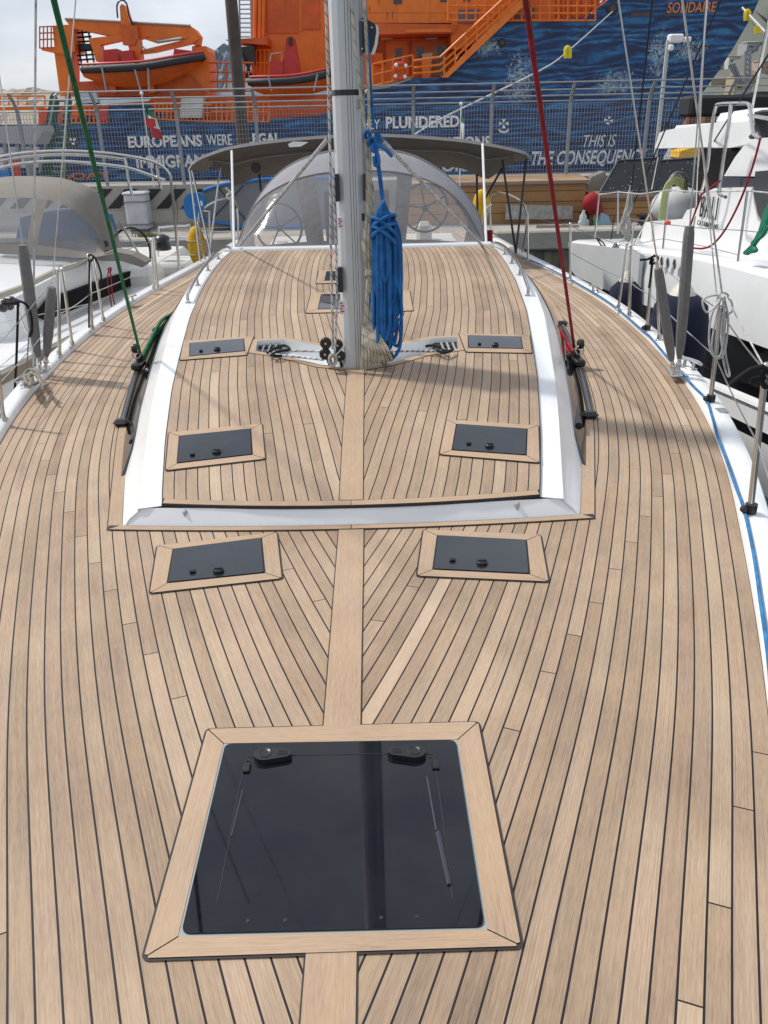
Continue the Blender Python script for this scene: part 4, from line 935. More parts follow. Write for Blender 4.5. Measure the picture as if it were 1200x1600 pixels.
cordset('cord_wrap',[[Yp(p,YS-.02) for p in pp] for pp in [[(1192,575),(1204,580),(1206,600),(1194,604),(1192,585),(1204,575)],[(1194,572),(1172,578),(1152,592),(1140,602)],[(1196,590),(1180,592),(1172,596)]]],.010,rp_black,'black cord wrapped round the top of the nearest right stanchion','cord')
YS=SR[2][0].y
cordset('cord_wrap',[[Yp(p,YS-.02) for p in pp] for pp in [[(1000,406),(1012,405),(1022,400),(1028,402),(1026,410),(1016,412),(1018,404)],[(1020,404),(1017,430),(1014,450)]]],.009,rp_black,'black cord tied round the third stanchion top on the right','cord')
YS=SL[2][0].y
cordset('cord_wrap',[[Yp(p,YS-.03) for p in pp] for pp in [[(138,400),(142,398),(146,402),(142,408),(137,406)],[(146,400),(153,412),(158,430),(157,446),(154,448)],[(140,406),(139,450),(139,512)]]],.008,rp_black,'black cord looped on the paired stanchion tops at the left','cord')
YS=SL[1][0].y-.5
cordset('control_line',[[Yp(p,YS) for p in pp] for pp in [[(28,472),(27,520),(25,575),(23,612)],[(28,470),(40,475),(48,490),(50,512),(46,526)],[(5,474),(16,474),(28,472)]]],.009,rp_black,'black line hanging down beside the left neighbour near the shrouds','rope')
q=Zp((45,592),.10)
cordset('rope_hank',[[Zp(p,.10+.015*(i%3)) for i,p in enumerate(pp)] for pp in [[(34,592),(44,578),(56,580),(62,592),(54,600),(42,598),(38,588)],[(40,600),(50,584),(60,590),(68,600),(74,602)],[(42,585),(48,596),(46,604)],[(52,578),(58,590),(70,604)]]],.011,rp_tan,'tan rope knotted over the nearest left deck cleat','rope')
rope('hanging_cord',[Yp((42,585),6.0),Yp((44,540),6.0),Yp((49,470),6.0)],.005,rp_tan,'thin tan cord rising from the knotted left cleat','cord')
YS=SL[3][0].y
cordset('red_gasket',[[Yp(p,YS+.2) for p in pp] for pp in [[(170,420),(168,440),(172,465),(176,484)],[(172,420),(174,440),(176,462),(181,482)],[(168,421),(172,418),(174,421),(171,426)]]],.007,rp_red,'red lashing hanging from the lifeline at the left','cord')
# loose rigging lines (halyards / lazy lines) crossing the picture
def farline(name,a,Ya,b_,Yb,r,m,lab,cat='rope',ext=3.0):
    A=Yp(a,Ya);B=Yp(b_,Yb); d=(A-B).normalized()
    mb=MB(); mb.tube([B,A+d*ext],r,6); return mb.build(name,m,None,smooth=True,label=lab,cat=cat)
farline('halyard',(56,0),6.0,(52,575),6.2,.008,rp_white,'white halyard hanging vertically left of the inner left shroud')
farline('running_line',(1066,0),4.6,(1128,458),SR[1][0].y-.02,.0055,rp_white,'white line descending to the cord hank on the right stanchion')
farline('lazy_line',(1105,310),5.5,(1128,545),5.2,.004,rp_white,'thin white line hanging behind the right cord hank',ext=.3)
farline('guard_wire',(1132,460),4.85,(1192,570),3.25,.004,rp_white,'pale line from the hank down to the nearest right stanchion',ext=.02)
# yellow bag and knots on our stern rail
q=Yp((308,385),11.9); mb=MB(); mb.ball((q.x,q.y,q.z),1,18,0,(.125,.10,.27)); 
yb=mb.build('rescue_sling_bag',M_yellow,None,smooth=True,label='yellow rescue bag strapped upright on the left stern rail',cat='rescue bag')
mb=MB(); 
for dz in(-.1,.08): mb.tube([Vector((q.x+.135*math.cos(a)*.95,q.y+.11*math.sin(a),q.z+dz)) for a in [i*2*math.pi/14 for i in range(14)]],.008,5,closed=True)
mb.build('strap',mat('pale_strap',(.45,.40,.25),.8),yb)
cordset('tied_cord',[[Yp(p,10.3) for p in pp] for pp in [[(352,293),(358,298),(364,304),(360,312),(354,306),(362,300)],[(360,306),(361,330),(363,365),(366,388)]]],.012,rp_white,'white cord knotted round the left front bimini strut','cord')
cordset('tied_cord',[[Yp(p,10.3) for p in pp] for pp in [[(768,320),(762,324),(756,330),(758,336),(764,330),(757,326)],[(757,330),(755,350),(756,380)]]],.012,rp_white,'white cord knotted round the right front bimini strut','cord')
q=Yp((752,322),13.2); mb=MB(); mb.ball((q.x,q.y,q.z),1,14,0,(.13,.1,.24)); mb.build('rescue_sling_bag',M_yellow,None,smooth=True,label='yellow rescue bag just seen behind the right side of the sprayhood',cat='rescue bag')
mb=MB(); mb.tube([Yp((764,360),11.6),Yp((764,384),11.6)],.05,12); mb.build('fire_extinguisher',M_rglow,None,smooth=True,label='small red bottle behind the right corner of the sprayhood',cat='extinguisher')
# ================================================================ LEFT NEIGHBOUR YACHT
A=Zp((0,573),-.35); B=Zp((92,545),-.35); A,B=Vector((A.x,A.y,0)),Vector((B.x,B.y,0))
dn=(B-A).normalized(); 
LA,LB=Vector((-3.35,7.2,0)),Vector((-3.0,11.0,0))
def NV(p,off=0): return Vp(p,LA,LB,off)
nb=thing('moored_yacht','white yacht moored on the left with taupe sprayhood and long black side window','sailing yacht',(-4.6,9,WATER_Z))
def npt(y,off,z):
    t_=(y-LA.y)/(LB.y-LA.y); x=LA.x+(LB.x-LA.x)*t_; return Vector((x+off,y,z))
zs_=NV((60,555)).z; 
mb=MB(); prof2=[(0.02,-.30),(.0,.02),(-.03,.05),(-.10,.055)]
ysn=[1.5,3,5,6,7,8,9,10,11,12,13,14,15]
def hw(y): return .0 -max(0,(6-y))*.12-max(0,5-y)*.25-max(0,y-12)*.06
zd=NV((130,470)).z
zg=lambda y: -.37-.012*(y-7)
rows=[]
for y in ysn: rows.append([npt(y,hw(y)-.55,-1.8),npt(y,hw(y)-.12,-1.35),npt(y,hw(y)-.02,-.75),npt(y,hw(y),zg(y)-.28),npt(y,hw(y)-.01,zg(y)),npt(y,hw(y)-.04,zg(y)+.015),npt(y,hw(y)-.55,zg(y)-.02),npt(y,-3.0,zg(y)-.02),npt(y,-3.6,-1.8)])
mb.grid(rows,0); mb.add([tuple(p) for p in rows[-1]],[tuple(range(9))],0); mb.build('hull',M_gel,nb,smooth=True)
mb=MB(); mb.grid([[npt(y,hw(y)-.0,zg(y)-.12),npt(y,hw(y)+.04,zg(y)-.11),npt(y,hw(y)+.04,zg(y)-.02),npt(y,hw(y)-.0,zg(y)-.01)] for y in ysn],0); mb.build('rubbing_strake',mat('tan_strake',(.26,.21,.15),.7,var=.2,vs=3),nb)
# cabin: side wall with the black window, sloping deck
ctop=[(0,478),(40,456),(90,430),(130,412),(175,402),(205,398),(228,404)]
pO=-.62
def cab(px,py,o=pO): return NV((px,py),o)
top3=[cab(*p) for p in resamp(ctop,20)]
zdk=zg(9)-.06
mb=MB(); rows=[[Vector((p.x+.10,p.y,zdk-.02)) for p in top3],[Vector((p.x+.05,p.y,(zdk+p.z)/2)) for p in top3],top3,[Vector((p.x-.12,p.y,p.z+.05)) for p in top3],[Vector((p.x-1.1,p.y,p.z+.13)) for p in top3],[Vector((p.x-2.2,p.y,p.z+.10)) for p in top3]]
mb.grid(rows,0); mb.add([rows[0][0],rows[1][0],rows[2][0],rows[3][0],rows[4][0],rows[5][0],rows[5][0]-Vector((0,0,.6))],[tuple(range(7))],0); mb.add([rows[i][-1] for i in range(6)],[tuple(range(6))],0)
cb_=mb.build('coachroof',M_gel,nb,smooth=True)
wn_=[(58,492),(75,500),(150,470),(204,447),(212,440),(222,421),(216,420),(170,434),(120,452),(80,466)]
mb=MB(); mb.prism([cab(p[0],p[1],pO+.13) for p in wn_],(-.05,0,0)); mb.build('side_window',mat('black_side_glass',(.004,.004,.005),.5,spec=.05),nb,label='long black wedge-shaped window')
mb=MB(); P=[NV(p,-.60+.1) for p in ((-30,474),(0,465),(40,450),(85,428),(135,411),(150,402),(178,396))]; mb.tube([p+Vector((0,0,.02)) for p in P],.035,8,sm=5); mb.build('covered_rail',mat('beige_cover',(.42,.38,.31),.8,var=.1,vs=6),nb,smooth=True)
# sprayhood
YN=11.2
so_=resamp([(-60,300),(-20,286),(20,282),(80,284),(110,291),(135,303),(152,330),(165,365),(176,392)],30)
si_=resamp([(-60,318),(-20,312),(10,309),(60,310),(95,318),(120,332),(140,350),(155,372),(163,393)],30)
bs_=resamp([(-60,396),(-20,396),(10,397),(60,399),(95,401),(120,403),(140,402),(155,400),(164,397)],30)
mb=MB(); o3=[Yp(p,YN+.5) for p in so_]; i3=[Yp(p,YN) for p in si_]; b3=[Yp(p,YN-.55) for p in bs_]
mb.grid([[p+Vector((-.3,1.4,-.05)) for p in o3],[p+Vector((-.1,.5,.03)) for p in o3],o3,[o3[i].lerp(i3[i],.5)+Vector((0,-.05,.02)) for i in range(30)],i3],0)
wv_=[[b3[i].lerp(i3[i],k/6)+Vector((0,-.04*math.sin(math.pi*k/6),.02*math.sin(math.pi*k/6))) for i in range(30)] for k in range(7)]
strut=lambda i,j: j in(13,14) or j>=27 or i<1
mb.grid(wv_,0,mask=strut)
nh=mb.build('sprayhood',M_canvasn,nb,smooth=True,label='taupe sprayhood with cloudy clear panels')
mb=MB(); mb.grid(wv_,0,mask=lambda i,j:not strut(i,j)); mb.build('clear_window',M_clear,nh,smooth=True)
mb=MB(); mb.prism([Yp(p,YN-.5) for p in ((140,404),(175,392),(205,398),(228,410),(222,418),(190,408),(160,408))],(0,.3,0)); mb.build('side_flap',M_canvasn,nh)
mb=MB(); mb.grid([[Yp(p,YN+.55) for p in ((168,340),(222,412))],[Yp(p,YN+.55) for p in ((150,330),(170,398))]],0); mb.build('side_curtain',M_clear,nh)
mb=MB(); mb.tube([Yp((186,345),YN+.4),Yp((228,414),YN+.4)],.014,6); mb.build('hood_frame_tube',M_steel,nh)
mb=MB(); c=Yp((203,402),12.6); ring=[Yp((203+32*math.cos(a),398-42*math.sin(a)),12.6) for a in [i*math.pi/12 for i in range(-1,13)]]; mb.tube(ring,.018,6,sm=2); mb.build('steering_wheel',M_black,nb,smooth=True)
mb=MB(); mb.prism([Yp(p,12.4) for p in ((25,372),(32,340),(60,334),(110,330),(150,342),(160,372))],(0,.8,0)); mb.build('cockpit_cover',mat('slate_blue_cover',(.05,.12,.26),.8,var=.3,vs=3),nb)
mb=MB(); mb.prism([Yp(p,12.9) for p in ((-40,398),(-40,372),(170,372),(176,398))],(0,.5,0)); mb.build('cockpit_seat',mat('greige_seat',(.24,.22,.20),.8,var=.3,vs=4),nb)
# stainless arch tubes
for pts in ([(-60,262),(-20,250),(30,240),(90,236),(150,238),(200,244),(240,253),(262,268),(268,290),(274,350),(281,430)],[(-60,268),(-20,256),(30,246),(90,241),(150,243),(195,249)],[(-60,278),(-20,268),(30,256),(90,252),(150,256),(198,262),(230,272),(258,282)],[(194,246),(198,262),(201,285),(207,305)],[(245,258),(248,280),(252,296)]):
    mb=MB(); mb.tube([Yp(p,12.8) for p in pts],.021,8,sm=5); mb.build('arch_tube',M_steel,nb,smooth=True)
# neighbour's stanchions and pulpit near the stern
for pp in ([(247,414),(248,360),(253,355),(290,353),(297,357),(296,418)],[(250,372),(296,372)],[(318,330),(327,330),(328,405)]):
    mb=MB(); mb.tube([Yp(p,13.6) for p in pp],.016,7,sm=4 if len(pp)>3 else 0); mb.build('stern_rail',M_steel,nb,smooth=True)
for a,b_ in (((38,475),(50,556)),((24,478),(42,520))):
    mb=MB(); mb.tube([NV(a,-.05),NV(b_,-.05)],.012,6); mb.build('stanchion',M_steel,nb)
for a,b_ in (((0,505),(160,470)),((0,522),(45,510)),((0,573),(46,535)),((60,440),(122,412))):
    mb=MB(); mb.tube([NV(a,-.04),NV(b_,-.04)],.004,5); mb.build('lifeline',M_steel,nb)
mb=MB()
for k in range(5): q=NV((4+k*5,480-k*1.5),-.3); disc(mb,q+Vector((0,0,.03*(k%2))),.05,.05,0,'X')
mb.build('furling_gear',M_black,nb,smooth=True)
q=Yp((254,380),13.2); mb=MB(); mb.lathe(q-Vector((0,0,.1)),[(.11,0),(.13,.02),(.11,.05),(.09,.12),(.12,.17),(.10,.2),(.04,.23)],20); mb.build('sheet_winch',M_black,nb,smooth=True)
mb=MB(); mb.box((-4.2,13.6,-.45),(2.4,2.6,.5),0,bev=.1); q=Yp((258,410),13.3); mb.box((q.x-.2,q.y,q.z-.05),(1.3,.9,.18),0,bev=.06); mb.build('cockpit',M_gel2,nb,smooth=True)
mb=MB(); q=Yp((20,384),11.4); mb.box((q.x,q.y,q.z),(2.5,.06,.08),0,bev=.02); mb.build('hood_foot_roll',mat('dark_taupe',(.08,.07,.065),.9),nh)
# grey/white far gangway box behind the neighbour's hood, flags
# ================================================================ CATAMARAN ON THE RIGHT
CA=Zp((892,376),-.12); CB=Zp((1200,427),.30)
def CV(p,off=0): return Vp(p,CA,CB,off)
cat=thing('catamaran','large white catamaran moored on the right with black hull band and raised deckhouse','catamaran',(CA.x+2,(CA.y+CB.y)/2,WATER_Z))
gun=[(893,378),(930,381),(975,386),(1000,390),(1040,394),(1073,398),(1130,410),(1200,428),(1330,462),(1500,512)]
bt=[(905,433),(935,446),(970,462),(1003,474),(1045,488),(1083,501),(1140,521),(1200,543),(1330,590),(1500,650)]
bb2=[(908,447),(938,474),(975,505),(1010,532),(1048,556),(1084,577),(1140,598),(1200,622),(1330,674),(1500,742)]
nC=40
g3=[CV(p,0) for p in resamp(gun,nC)]; t3=[CV(p,0) for p in resamp(bt,nC)]; c3=[CV(p,0) for p in resamp(bb2,nC)]
cn=(Vector((CB.x-CA.x,CB.y-CA.y,0))).normalized(); cnn=Vector((-cn.y,cn.x,0)); 
if cnn.x>0: cnn=-cnn       # towards our boat
mb=MB()
low=lambda p,o,z: Vector((p.x,p.y,z))+cnn*o
rows=[[p-cnn*1.5+Vector((0,0,.02)) for p in g3],[p-cnn*.10+Vector((0,0,.03)) for p in g3],[p-cnn*.02+Vector((0,0,.01)) for p in g3],[p+cnn*.02-Vector((0,0,.03)) for p in g3],[g3[i].lerp(t3[i],.5)+cnn*.05 for i in range(nC)],[p+cnn*.03 for p in t3]]
mb.grid(rows,0)
rows=[[p+cnn*.03 for p in t3],[p-cnn*.03 for p in t3],[p-cnn*.03 for p in c3],[p+cnn*.10 for p in c3]]
mb.grid(rows,1)
ch=[p+cnn*.10 for p in c3]
rows=[ch,[p+cnn*.16-Vector((0,0,.02)) for p in c3],[p+cnn*.17-Vector((0,0,.05)) for p in c3],[p+cnn*.14-Vector((0,0,.07)) for p in c3],[low(p,.14,p.z-.26) for p in c3]]
mb.grid(rows,0)
rows=[rows[-1],[low(p,.13,p.z-.36) for p in c3]]; mb.grid(rows,1)
rows=[rows[-1],[low(p,.10,p.z-.62) for p in c3],[low(p,-.2,-1.9) for p in c3]]; mb.grid(rows,0)
# stern closing panel
e=[g3[0],t3[0]+cnn*.03,c3[0]+cnn*.1,low(c3[0],-.2,-1.9)]; ie=[p-cnn*1.6 for p in e]; mb.add(e+ie[::-1],[tuple(range(8))],0)
hull_c=mb.build('hull',[M_gel,mat('black_hull_band',(.006,.006,.007),.12,spec=.5)],cat,smooth=True)
# deck, transom step (grey, with its shade put into the colour), portholes, oval recess
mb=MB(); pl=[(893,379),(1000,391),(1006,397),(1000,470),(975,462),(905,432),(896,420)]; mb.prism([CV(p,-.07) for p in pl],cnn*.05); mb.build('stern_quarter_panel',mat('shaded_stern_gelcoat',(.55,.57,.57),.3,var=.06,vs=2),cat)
for k,(px,py) in enumerate(((1034,409),(1043.5,411),(1054,413),(1068,416))):
    mb=MB(); q=CV((px,py),-.09); Mx=Matrix(((cn.x,cnn.x,0),(cn.y,cnn.y,0),(0,0,1)))
    ring=[q+cn*(.04*math.cos(a))*.9+Vector((0,0,.055*math.sin(a))) for a in [i*2*math.pi/16 for i in range(16)]]; mb.tube(ring,.008,6,closed=True); mb.add(ring,[tuple(range(16))],1); mb.build('porthole',[M_steel,M_win],cat,smooth=True)
mb=MB(); q=CV((961,394),-.08); ring=[CV((961+5*math.cos(a)-3*math.sin(a)*1.2,393+13*math.sin(a)),-.10) for a in [i*2*math.pi/18 for i in range(18)]]; mb.tube(ring,.02,6,closed=True); mb.add([p for p in ring],[tuple(range(18))],1); mb.build('mooring_port',[M_steel,M_greyinfl],cat,smooth=True)
# deckhouse side with lettering, plane set inboard
HO=.75
def CH(p,o=HO): return CV(p,o)
side=[(997,392),(1006,350),(1012,346),(1066,342),(1073,328),(1087,324),(1098,303),(1116,294),(1176,292),(1178,318),(1184,345),(1193,355),(1215,358),(1420,470),(1200,440),(1073,402)]
mb=MB(); mb.prism([CH(p) for p in side],-cnn*1.2); hs_=mb.build('cabin_side',M_gel,cat)
mb=MB(); mb.prism([CH(p,HO-.02) for p in ((1180,268),(1200,266),(1260,275),(1260,380),(1200,356),(1192,350),(1184,335),(1177,300))],-cnn*.06); mb.prism([CH(p,HO+.10) for p in ((1130,276),(1182,279),(1182,296),(1117,293))],-cnn*.6); mb.build('cabin_window',mat('grey_tinted_window',(.06,.065,.075),.15,spec=.6),cat)
mb=MB(); mb.prism([CH(p,HO+.15) for p in ((1131,275),(1148,246),(1162,228),(1180,216),(1215,214),(1260,220),(1260,282),(1200,276))],-cnn*2.2); mb.build('front_coaming',M_gel,cat)
mb=MB(); mb.prism([CH(p,HO+.35) for p in ((1023,232),(1030,208),(1038,204),(1054,201),(1120,192),(1190,190),(1188,214),(1165,226),(1140,231),(1105,230))],-cnn*3.2)
mb.prism([CH(p,HO+.8) for p in ((1119,190),(1126,177),(1180,169),(1210,168),(1210,190))],-cnn*2.4); mb.prism([CH(p,HO+.45) for p in ((1054,201),(1057,196),(1170,188),(1170,192))],-cnn*2)
mb.build('hardtop',M_gel,cat)
mb=MB(); mb.prism([CH(p,HO+1.0) for p in ((1096,232),(1140,231),(1148,240),(1130,275),(1117,296),(1098,304),(1090,320),(1086,300))],-cnn*2.5); mb.build('saloon_window',mat('dark_saloon',(.035,.022,.018),.2,col2=(.012,.012,.014),vs=2),cat)
mb=MB(); mb.box(tuple(CH((1150,165),HO+3)),(1.9,.6,.35),0,rot=0,bev=.05); mb.build('boom_bag',mat('black_sail_bag',(.02,.02,.022),.8,var=.2,vs=5),cat)
mb=MB(); q=CH((1192,208),HO+.3); mb.lathe(q-Vector((0,0,.06)),[(.13,0),(.15,.03),(.12,.06),(.10,.16),(.13,.24),(.12,.28),(.05,.3)],20); mb.build('winch',M_black,cat,smooth=True)
def textmesh(name,txt,size,origin,xdir,updir,m,parent,bold=.0,shear=0,th=.01,label=None,sx=1.0,sp=1.0):
    cu=bpy.data.curves.new(name,'FONT'); cu.body=txt; cu.size=size; cu.offset=bold*size; cu.shear=shear; cu.extrude=th; cu.resolution_u=3; cu.space_character=sp
    to=bpy.data.objects.new(name+'_tmp',cu); COL.objects.link(to); dg=bpy.context.evaluated_depsgraph_get(); me=bpy.data.meshes.new_from_object(to.evaluated_get(dg)); bpy.data.objects.remove(to)
    X=Vector(xdir).normalized();U=Vector(updir).normalized(); Nn=X.cross(U)
    off=Vector(OFF[parent.name].tolist())
    for v in me.vertices: c=v.co.copy(); v.co=Vector(origin)-off+X*c.x*sx+U*c.y+Nn*c.z
    me.name=name; me.materials.clear(); me.materials.append(m); o=bpy.data.objects.new(name,me); COL.objects.link(o); o.parent=parent; OFF[o.name]=OFF[parent.name]
    if label: o['label']=label
    return o
a=CH((1092,338),HO-.02); b_=CH((1122,343),HO-.02)
textmesh('boat_name','BALI',.37,a,-cn if (CH((1100,340)).y<CH((1090,340)).y and cn.y>0) else cn,(0,0,1),M_blackg,cat,bold=.004,th=.004,sx=.52,sp=1.35)
a=CH((1089,351),HO-.02); textmesh('boat_type','CATAMARANS',.085,a,-cn if cn.y>0 else cn,(0,0,1),M_blackg,cat,bold=.006,th=.003,sx=.9,sp=1.2)
# catamaran rails
def crail(pts,r=.016,off=.06,name='guard_rail',m=M_steel,sm=5):
    mb=MB(); mb.tube([CV(p,off) for p in pts],r,7,sm=sm); return mb.build(name,m,cat,smooth=True)
crail([(1097,306),(1094,302),(1098,292),(1105,260),(1112,200),(1118,168),(1124,163),(1142,162),(1166,162),(1172,170),(1176,205),(1180,212),(1188,216)],.02,.5)
crail([(1134,308),(1127,306),(1124,298),(1130,250),(1138,200),(1142,163)],.02,.45)
for a,b_ in (((1168,298),(1153,408)),((1045,297),(1036,388)),((936,305),(929,372)),((966,298),(965,365)),((1029,303),(985,395)),):
    crail([a,b_],.013,.08,'stanchion',sm=0)
crail([(936,304),(966,300),(1000,303),(1045,297),(1095,300),(1168,298),(1230,304)],.007,.08,'lifeline',rp_white,0)
crail([(985,342),(1036,350),(1100,357),(1160,360),(1230,368)],.005,.08,'lifeline',M_steel,0)
crail([(1000,380),(1036,373),(1100,385),(1153,398)],.005,.08,'lifeline',M_steel,0)
# cat rig: mast stays and lines
for a,Ya,b_,Yb,r,m,l in (((1196,60),9,(1172,185),11,.016,M_steel,'stay'),((1103,0),9,(1087,330),10,.008,M_steel,'stay'),((1199,185),9,(1170,180),11,.02,M_steel,'stay')):
    mb=MB(); A_=Yp(a,Ya);B_=Yp(b_,Yb); mb.tube([B_,A_+(A_-B_).normalized()*2],r,6); mb.build('stay',m,cat)
# things on the catamaran
cordset('red_line',[[CV(p,.03) for p in pp] for pp in [[(1188,216),(1176,260),(1158,310),(1136,354),(1118,378),(1104,387),(1088,388),(1076,384),(1075,366),(1085,335),(1096,306)],[(1096,304),(1110,293),(1125,283)]]],.011,rp_red,'red line looping over the white deckhouse of the catamaran','rope')
mb=MB(); rv=random.Random(5)
for k in range(9):
    mb.tube([CV((1200+rv.uniform(-1,6),318+k*4),.0),CV((1192+rv.uniform(-3,2),345+k*3),-.02),CV((1186-k*1.2,372+k),-.02),CV((1164+k*2.2,394+rv.uniform(-2,2)),-.02)],.022,6,sm=4)
mb.build('draped_cloth',mat('green_cloth_rope',(.015,.20,.12),.8,var=.25,vs=12),None,smooth=True,label='green sheet rope bunched over the catamaran lifeline at the right edge',cat='rope bundle')
q=Yp((1058,322),14.2); mb=MB(); mb.ball((q.x,q.y,q.z),1,24,0,(.42,.35,.30)); mb.build('round_buoy',mat('grey_white_buoy',(.50,.51,.53),.5,var=.08,vs=2),None,smooth=True,label='big pale grey round buoy hanging on the catamaran stern rail',cat='buoy')
mb=MB(); rv=random.Random(2)
for k in range(6):
    mb.tube([Yp((1030+k*1.5,348),13.9),Yp((1033+k*1.5,318),13.85),Yp((1040+k,290+k),13.8),Yp((1054,278+k*1.6),13.8),Yp((1070-k,284+k*2),13.85),Yp((1074-k,300),13.9)],.018,6,sm=5)
mb.build('hose_coil',mat('lime_hose',(.42,.47,.20),.6,var=.2,vs=9),None,smooth=True,label='coil of lime green hose hung over the catamaran stern rail',cat='hose')
mb=MB()
for k in range(3): mb.tube([Yp((1044+k*2,300),13.8),Yp((1046+k*3,280-k*2),13.8),Yp((1058,269+k*2),13.8),Yp((1073-k*2,276),13.8),Yp((1074-k*3,298),13.8)],.010,6,sm=5)
mb.build('wire_loops',M_steel,None,smooth=True,label='thin grey loops of cable above the lime hose',cat='cable')
def fender(px0,py0,px1,py1,Y,lab):
    a=Yp((px0,py0),Y); c=Yp((px1,py1),Y); rad=abs(c.x-a.x)/2; cx=(a.x+c.x)/2; h=abs(a.z-c.z)
    t_=thing('boat_fender',lab,'fender',(cx,Y,c.z),'navy covered fenders between the hulls')
    mb=MB(); mb.lathe((cx,Y,c.z),[(.02,0),(rad*.55,.02),(rad*.9,h*.12),(rad,h*.3),(rad,h*.72),(rad*.86,h*.9),(rad*.5,h*.98),(rad*.2,h)],22); mb.build('cover',M_navy,t_,smooth=True)
    mb=MB(); mb.lathe((cx,Y,c.z+h),[(rad*.45,-.02),(rad*.3,.04),(rad*.12,.09)],14); mb.tube([(cx,Y,c.z+h+.06),(cx+.02,Y,c.z+h+.6)],.008,6); mb.build('fender_eye',mat('cream_plastic',(.55,.53,.45),.5),t_,smooth=True)
fender(952,438,993,560,9.2,'navy covered fender farther aft between the two hulls')
fender(1020,458,1087,640,7.0,'navy covered fender nearer the camera beside the grey shroud covers')
cordset('tied_cord',[[CV(p,-.06) for p in pp] for pp in [[(936,376),(932,372),(940,384),(947,390),(943,380),(936,374)],[(938,384),(941,410),(945,445)],[(940,388),(938,408)]]],.010,rp_black,'black cord tied over the catamaran stern quarter','cord')
# jumble of grey ropes on the catamaran quarter
mb=MB(); rv=random.Random(9)
for k in range(9):
    mb.tube([Yp((986+rv.uniform(-3,3),290+k*4),12.6),Yp((980+rv.uniform(-6,6),330),12.5),Yp((978+rv.uniform(-10,10),355),12.4),Yp((984+rv.uniform(-10,6),372),12.4),Yp((970+rv.uniform(-14,14),382),12.3)],.016,6,sm=5)
mb.build('rope_bundle',mat('grey_old_rope',(.33,.33,.30),.9,var=.3,vs=30),None,smooth=True,label='messy grey bundle of ropes hanging at the catamaran quarter',cat='rope bundle')
farline('mooring_line',(1024,-40),10,(986,300),12.6,.010,rp_black,'dark line running up from the grey rope bundle')
farline('dark_stay',(1126,0),11,(985,330),13,.010,rp_black,'dark stay rising to the right behind the catamaran rail')
farline('dark_stay',(1180,118),9,(1110,230),12,.009,rp_black,'dark stay crossing above the catamaran hardtop')
farline('mooring_line',(959,345),13.5,(945,440),12.9,.008,rp_black,'dark mooring line hanging by the catamaran stern',ext=.1)
mb=MB(); q=CV((1043,348),.05); mb.box(tuple(q),(.07,.06,.05),0,bev=.015); mb.build('marker_float',mat('orange_red_marks',(.65,.10,.05),.6),None,label='small orange-red tie on the catamaran stanchion',cat='marker')
# ================================================================ QUAY: barrier, fence, boxes
FY=23.5
def qpt(px,py): return Zp((px,py),QZ)
# barrier
bt_z=.30
mb=MB(); bar=thing('concrete_barrier','long pale concrete barrier with black diagonal stripes under the fence','barrier',(0,FY,QZ))
for k in range(-12,13):
    x0=k*2.5; prf=[(FY-.42,QZ),(FY-.42,QZ+.14),(FY-.20,QZ+.42),(FY-.17,bt_z),(FY+.17,bt_z),(FY+.17,QZ)]
    if k in range(-12,13): mb.prism([(x0+.006,y,z) for y,z in prf],(2.488,0,0),0)
mb.build('wall_block',M_conc,bar)
mb=MB()
for px in range(-60,420,38):
    # stripes: slanted bars between z -.25 and .22 on the face
    a=Yp((px,328),FY-.2); zt,zb=Yp((px,296),FY-.2).z,Yp((px,326),FY-.2).z
    w_=.33 ; x=a.x; sl=.52
    for (k0) in (0,):
        y_=lambda z: FY-.2-(0 if z>QZ+.42 else 0)-.006
        mb.prism([(x,y_(zb),zb),(x+w_,y_(zb),zb),(x+w_+sl,FY-.188,zt),(x+sl,FY-.188,zt)],(0,.02,0),0)
st_=mb.build('stripe',M_blk,bar); 
# fence
fx0=Yp((401,200),FY).x
XS=[fx0+2.005*k for k in range(-8,12)]
PB=[(FY,bt_z),(FY,2.05),(FY-.06,2.2),(FY-.22,2.36),(FY-.36,2.48)]
proto=None; fence_posts=[]
pm=MB()
for (y0,z0),(y1_,z1_) in zip(PB[:-1],PB[1:]): pm.prism([(-.035,y0-.03,z0),(.035,y0-.03,z0),(.035,y0+.03,z0),(-.035,y0+.03,z0)],(0,y1_-y0,z1_-z0+.001))
fence=thing('wire_fence','galvanised wire mesh fence with top rails standing on the concrete barrier','fence',(0,FY,bt_z))
p0=None
for k,x in enumerate(XS):
    if p0 is None:
        p0=pm.build('fence_post',M_galv,fence); base=p0; base.location=Vector((x,0,0)); 
    else:
        c=base.copy(); COL.objects.link(c); c.parent=fence; c.location=Vector((x,0,0))
wm=MB(); rw=.0042
for i in range(25):
    x=.05+i*1.905/24; wm.prism([(x-rw,FY-rw,bt_z+.06),(x+rw,FY-rw,bt_z+.06),(x+rw,FY+rw,bt_z+.06),(x-rw,FY+rw,bt_z+.06)],(0,0,1.66))
for i in range(16):
    z=bt_z+.06+i*1.66/15; wm.prism([(.04,FY-rw-.011,z-rw),(.04,FY+rw-.011,z-rw),(.04,FY+rw-.011,z+rw),(.04,FY-rw-.011,z+rw)],(1.925,0,0))
w0=None
for k,x in enumerate(XS[:-1]):
    if w0 is None: w0=wm.build('wire_mesh',mat('wire_galv',(.29,.30,.315),.6,metal=.1),fence); w0.location=Vector((x,0,0))
    else: c=w0.copy(); COL.objects.link(c); c.parent=fence; c.location=Vector((x,0,0))
for (y,z) in ((FY-.03,2.08),(FY-.09,2.20),(FY-.22,2.33),(FY-.36,2.49)):
    mb=MB(); mb.tube([(XS[0],y,z),(XS[-1],y,z)],.018,6); mb.build('top_rail',M_galv,fence)
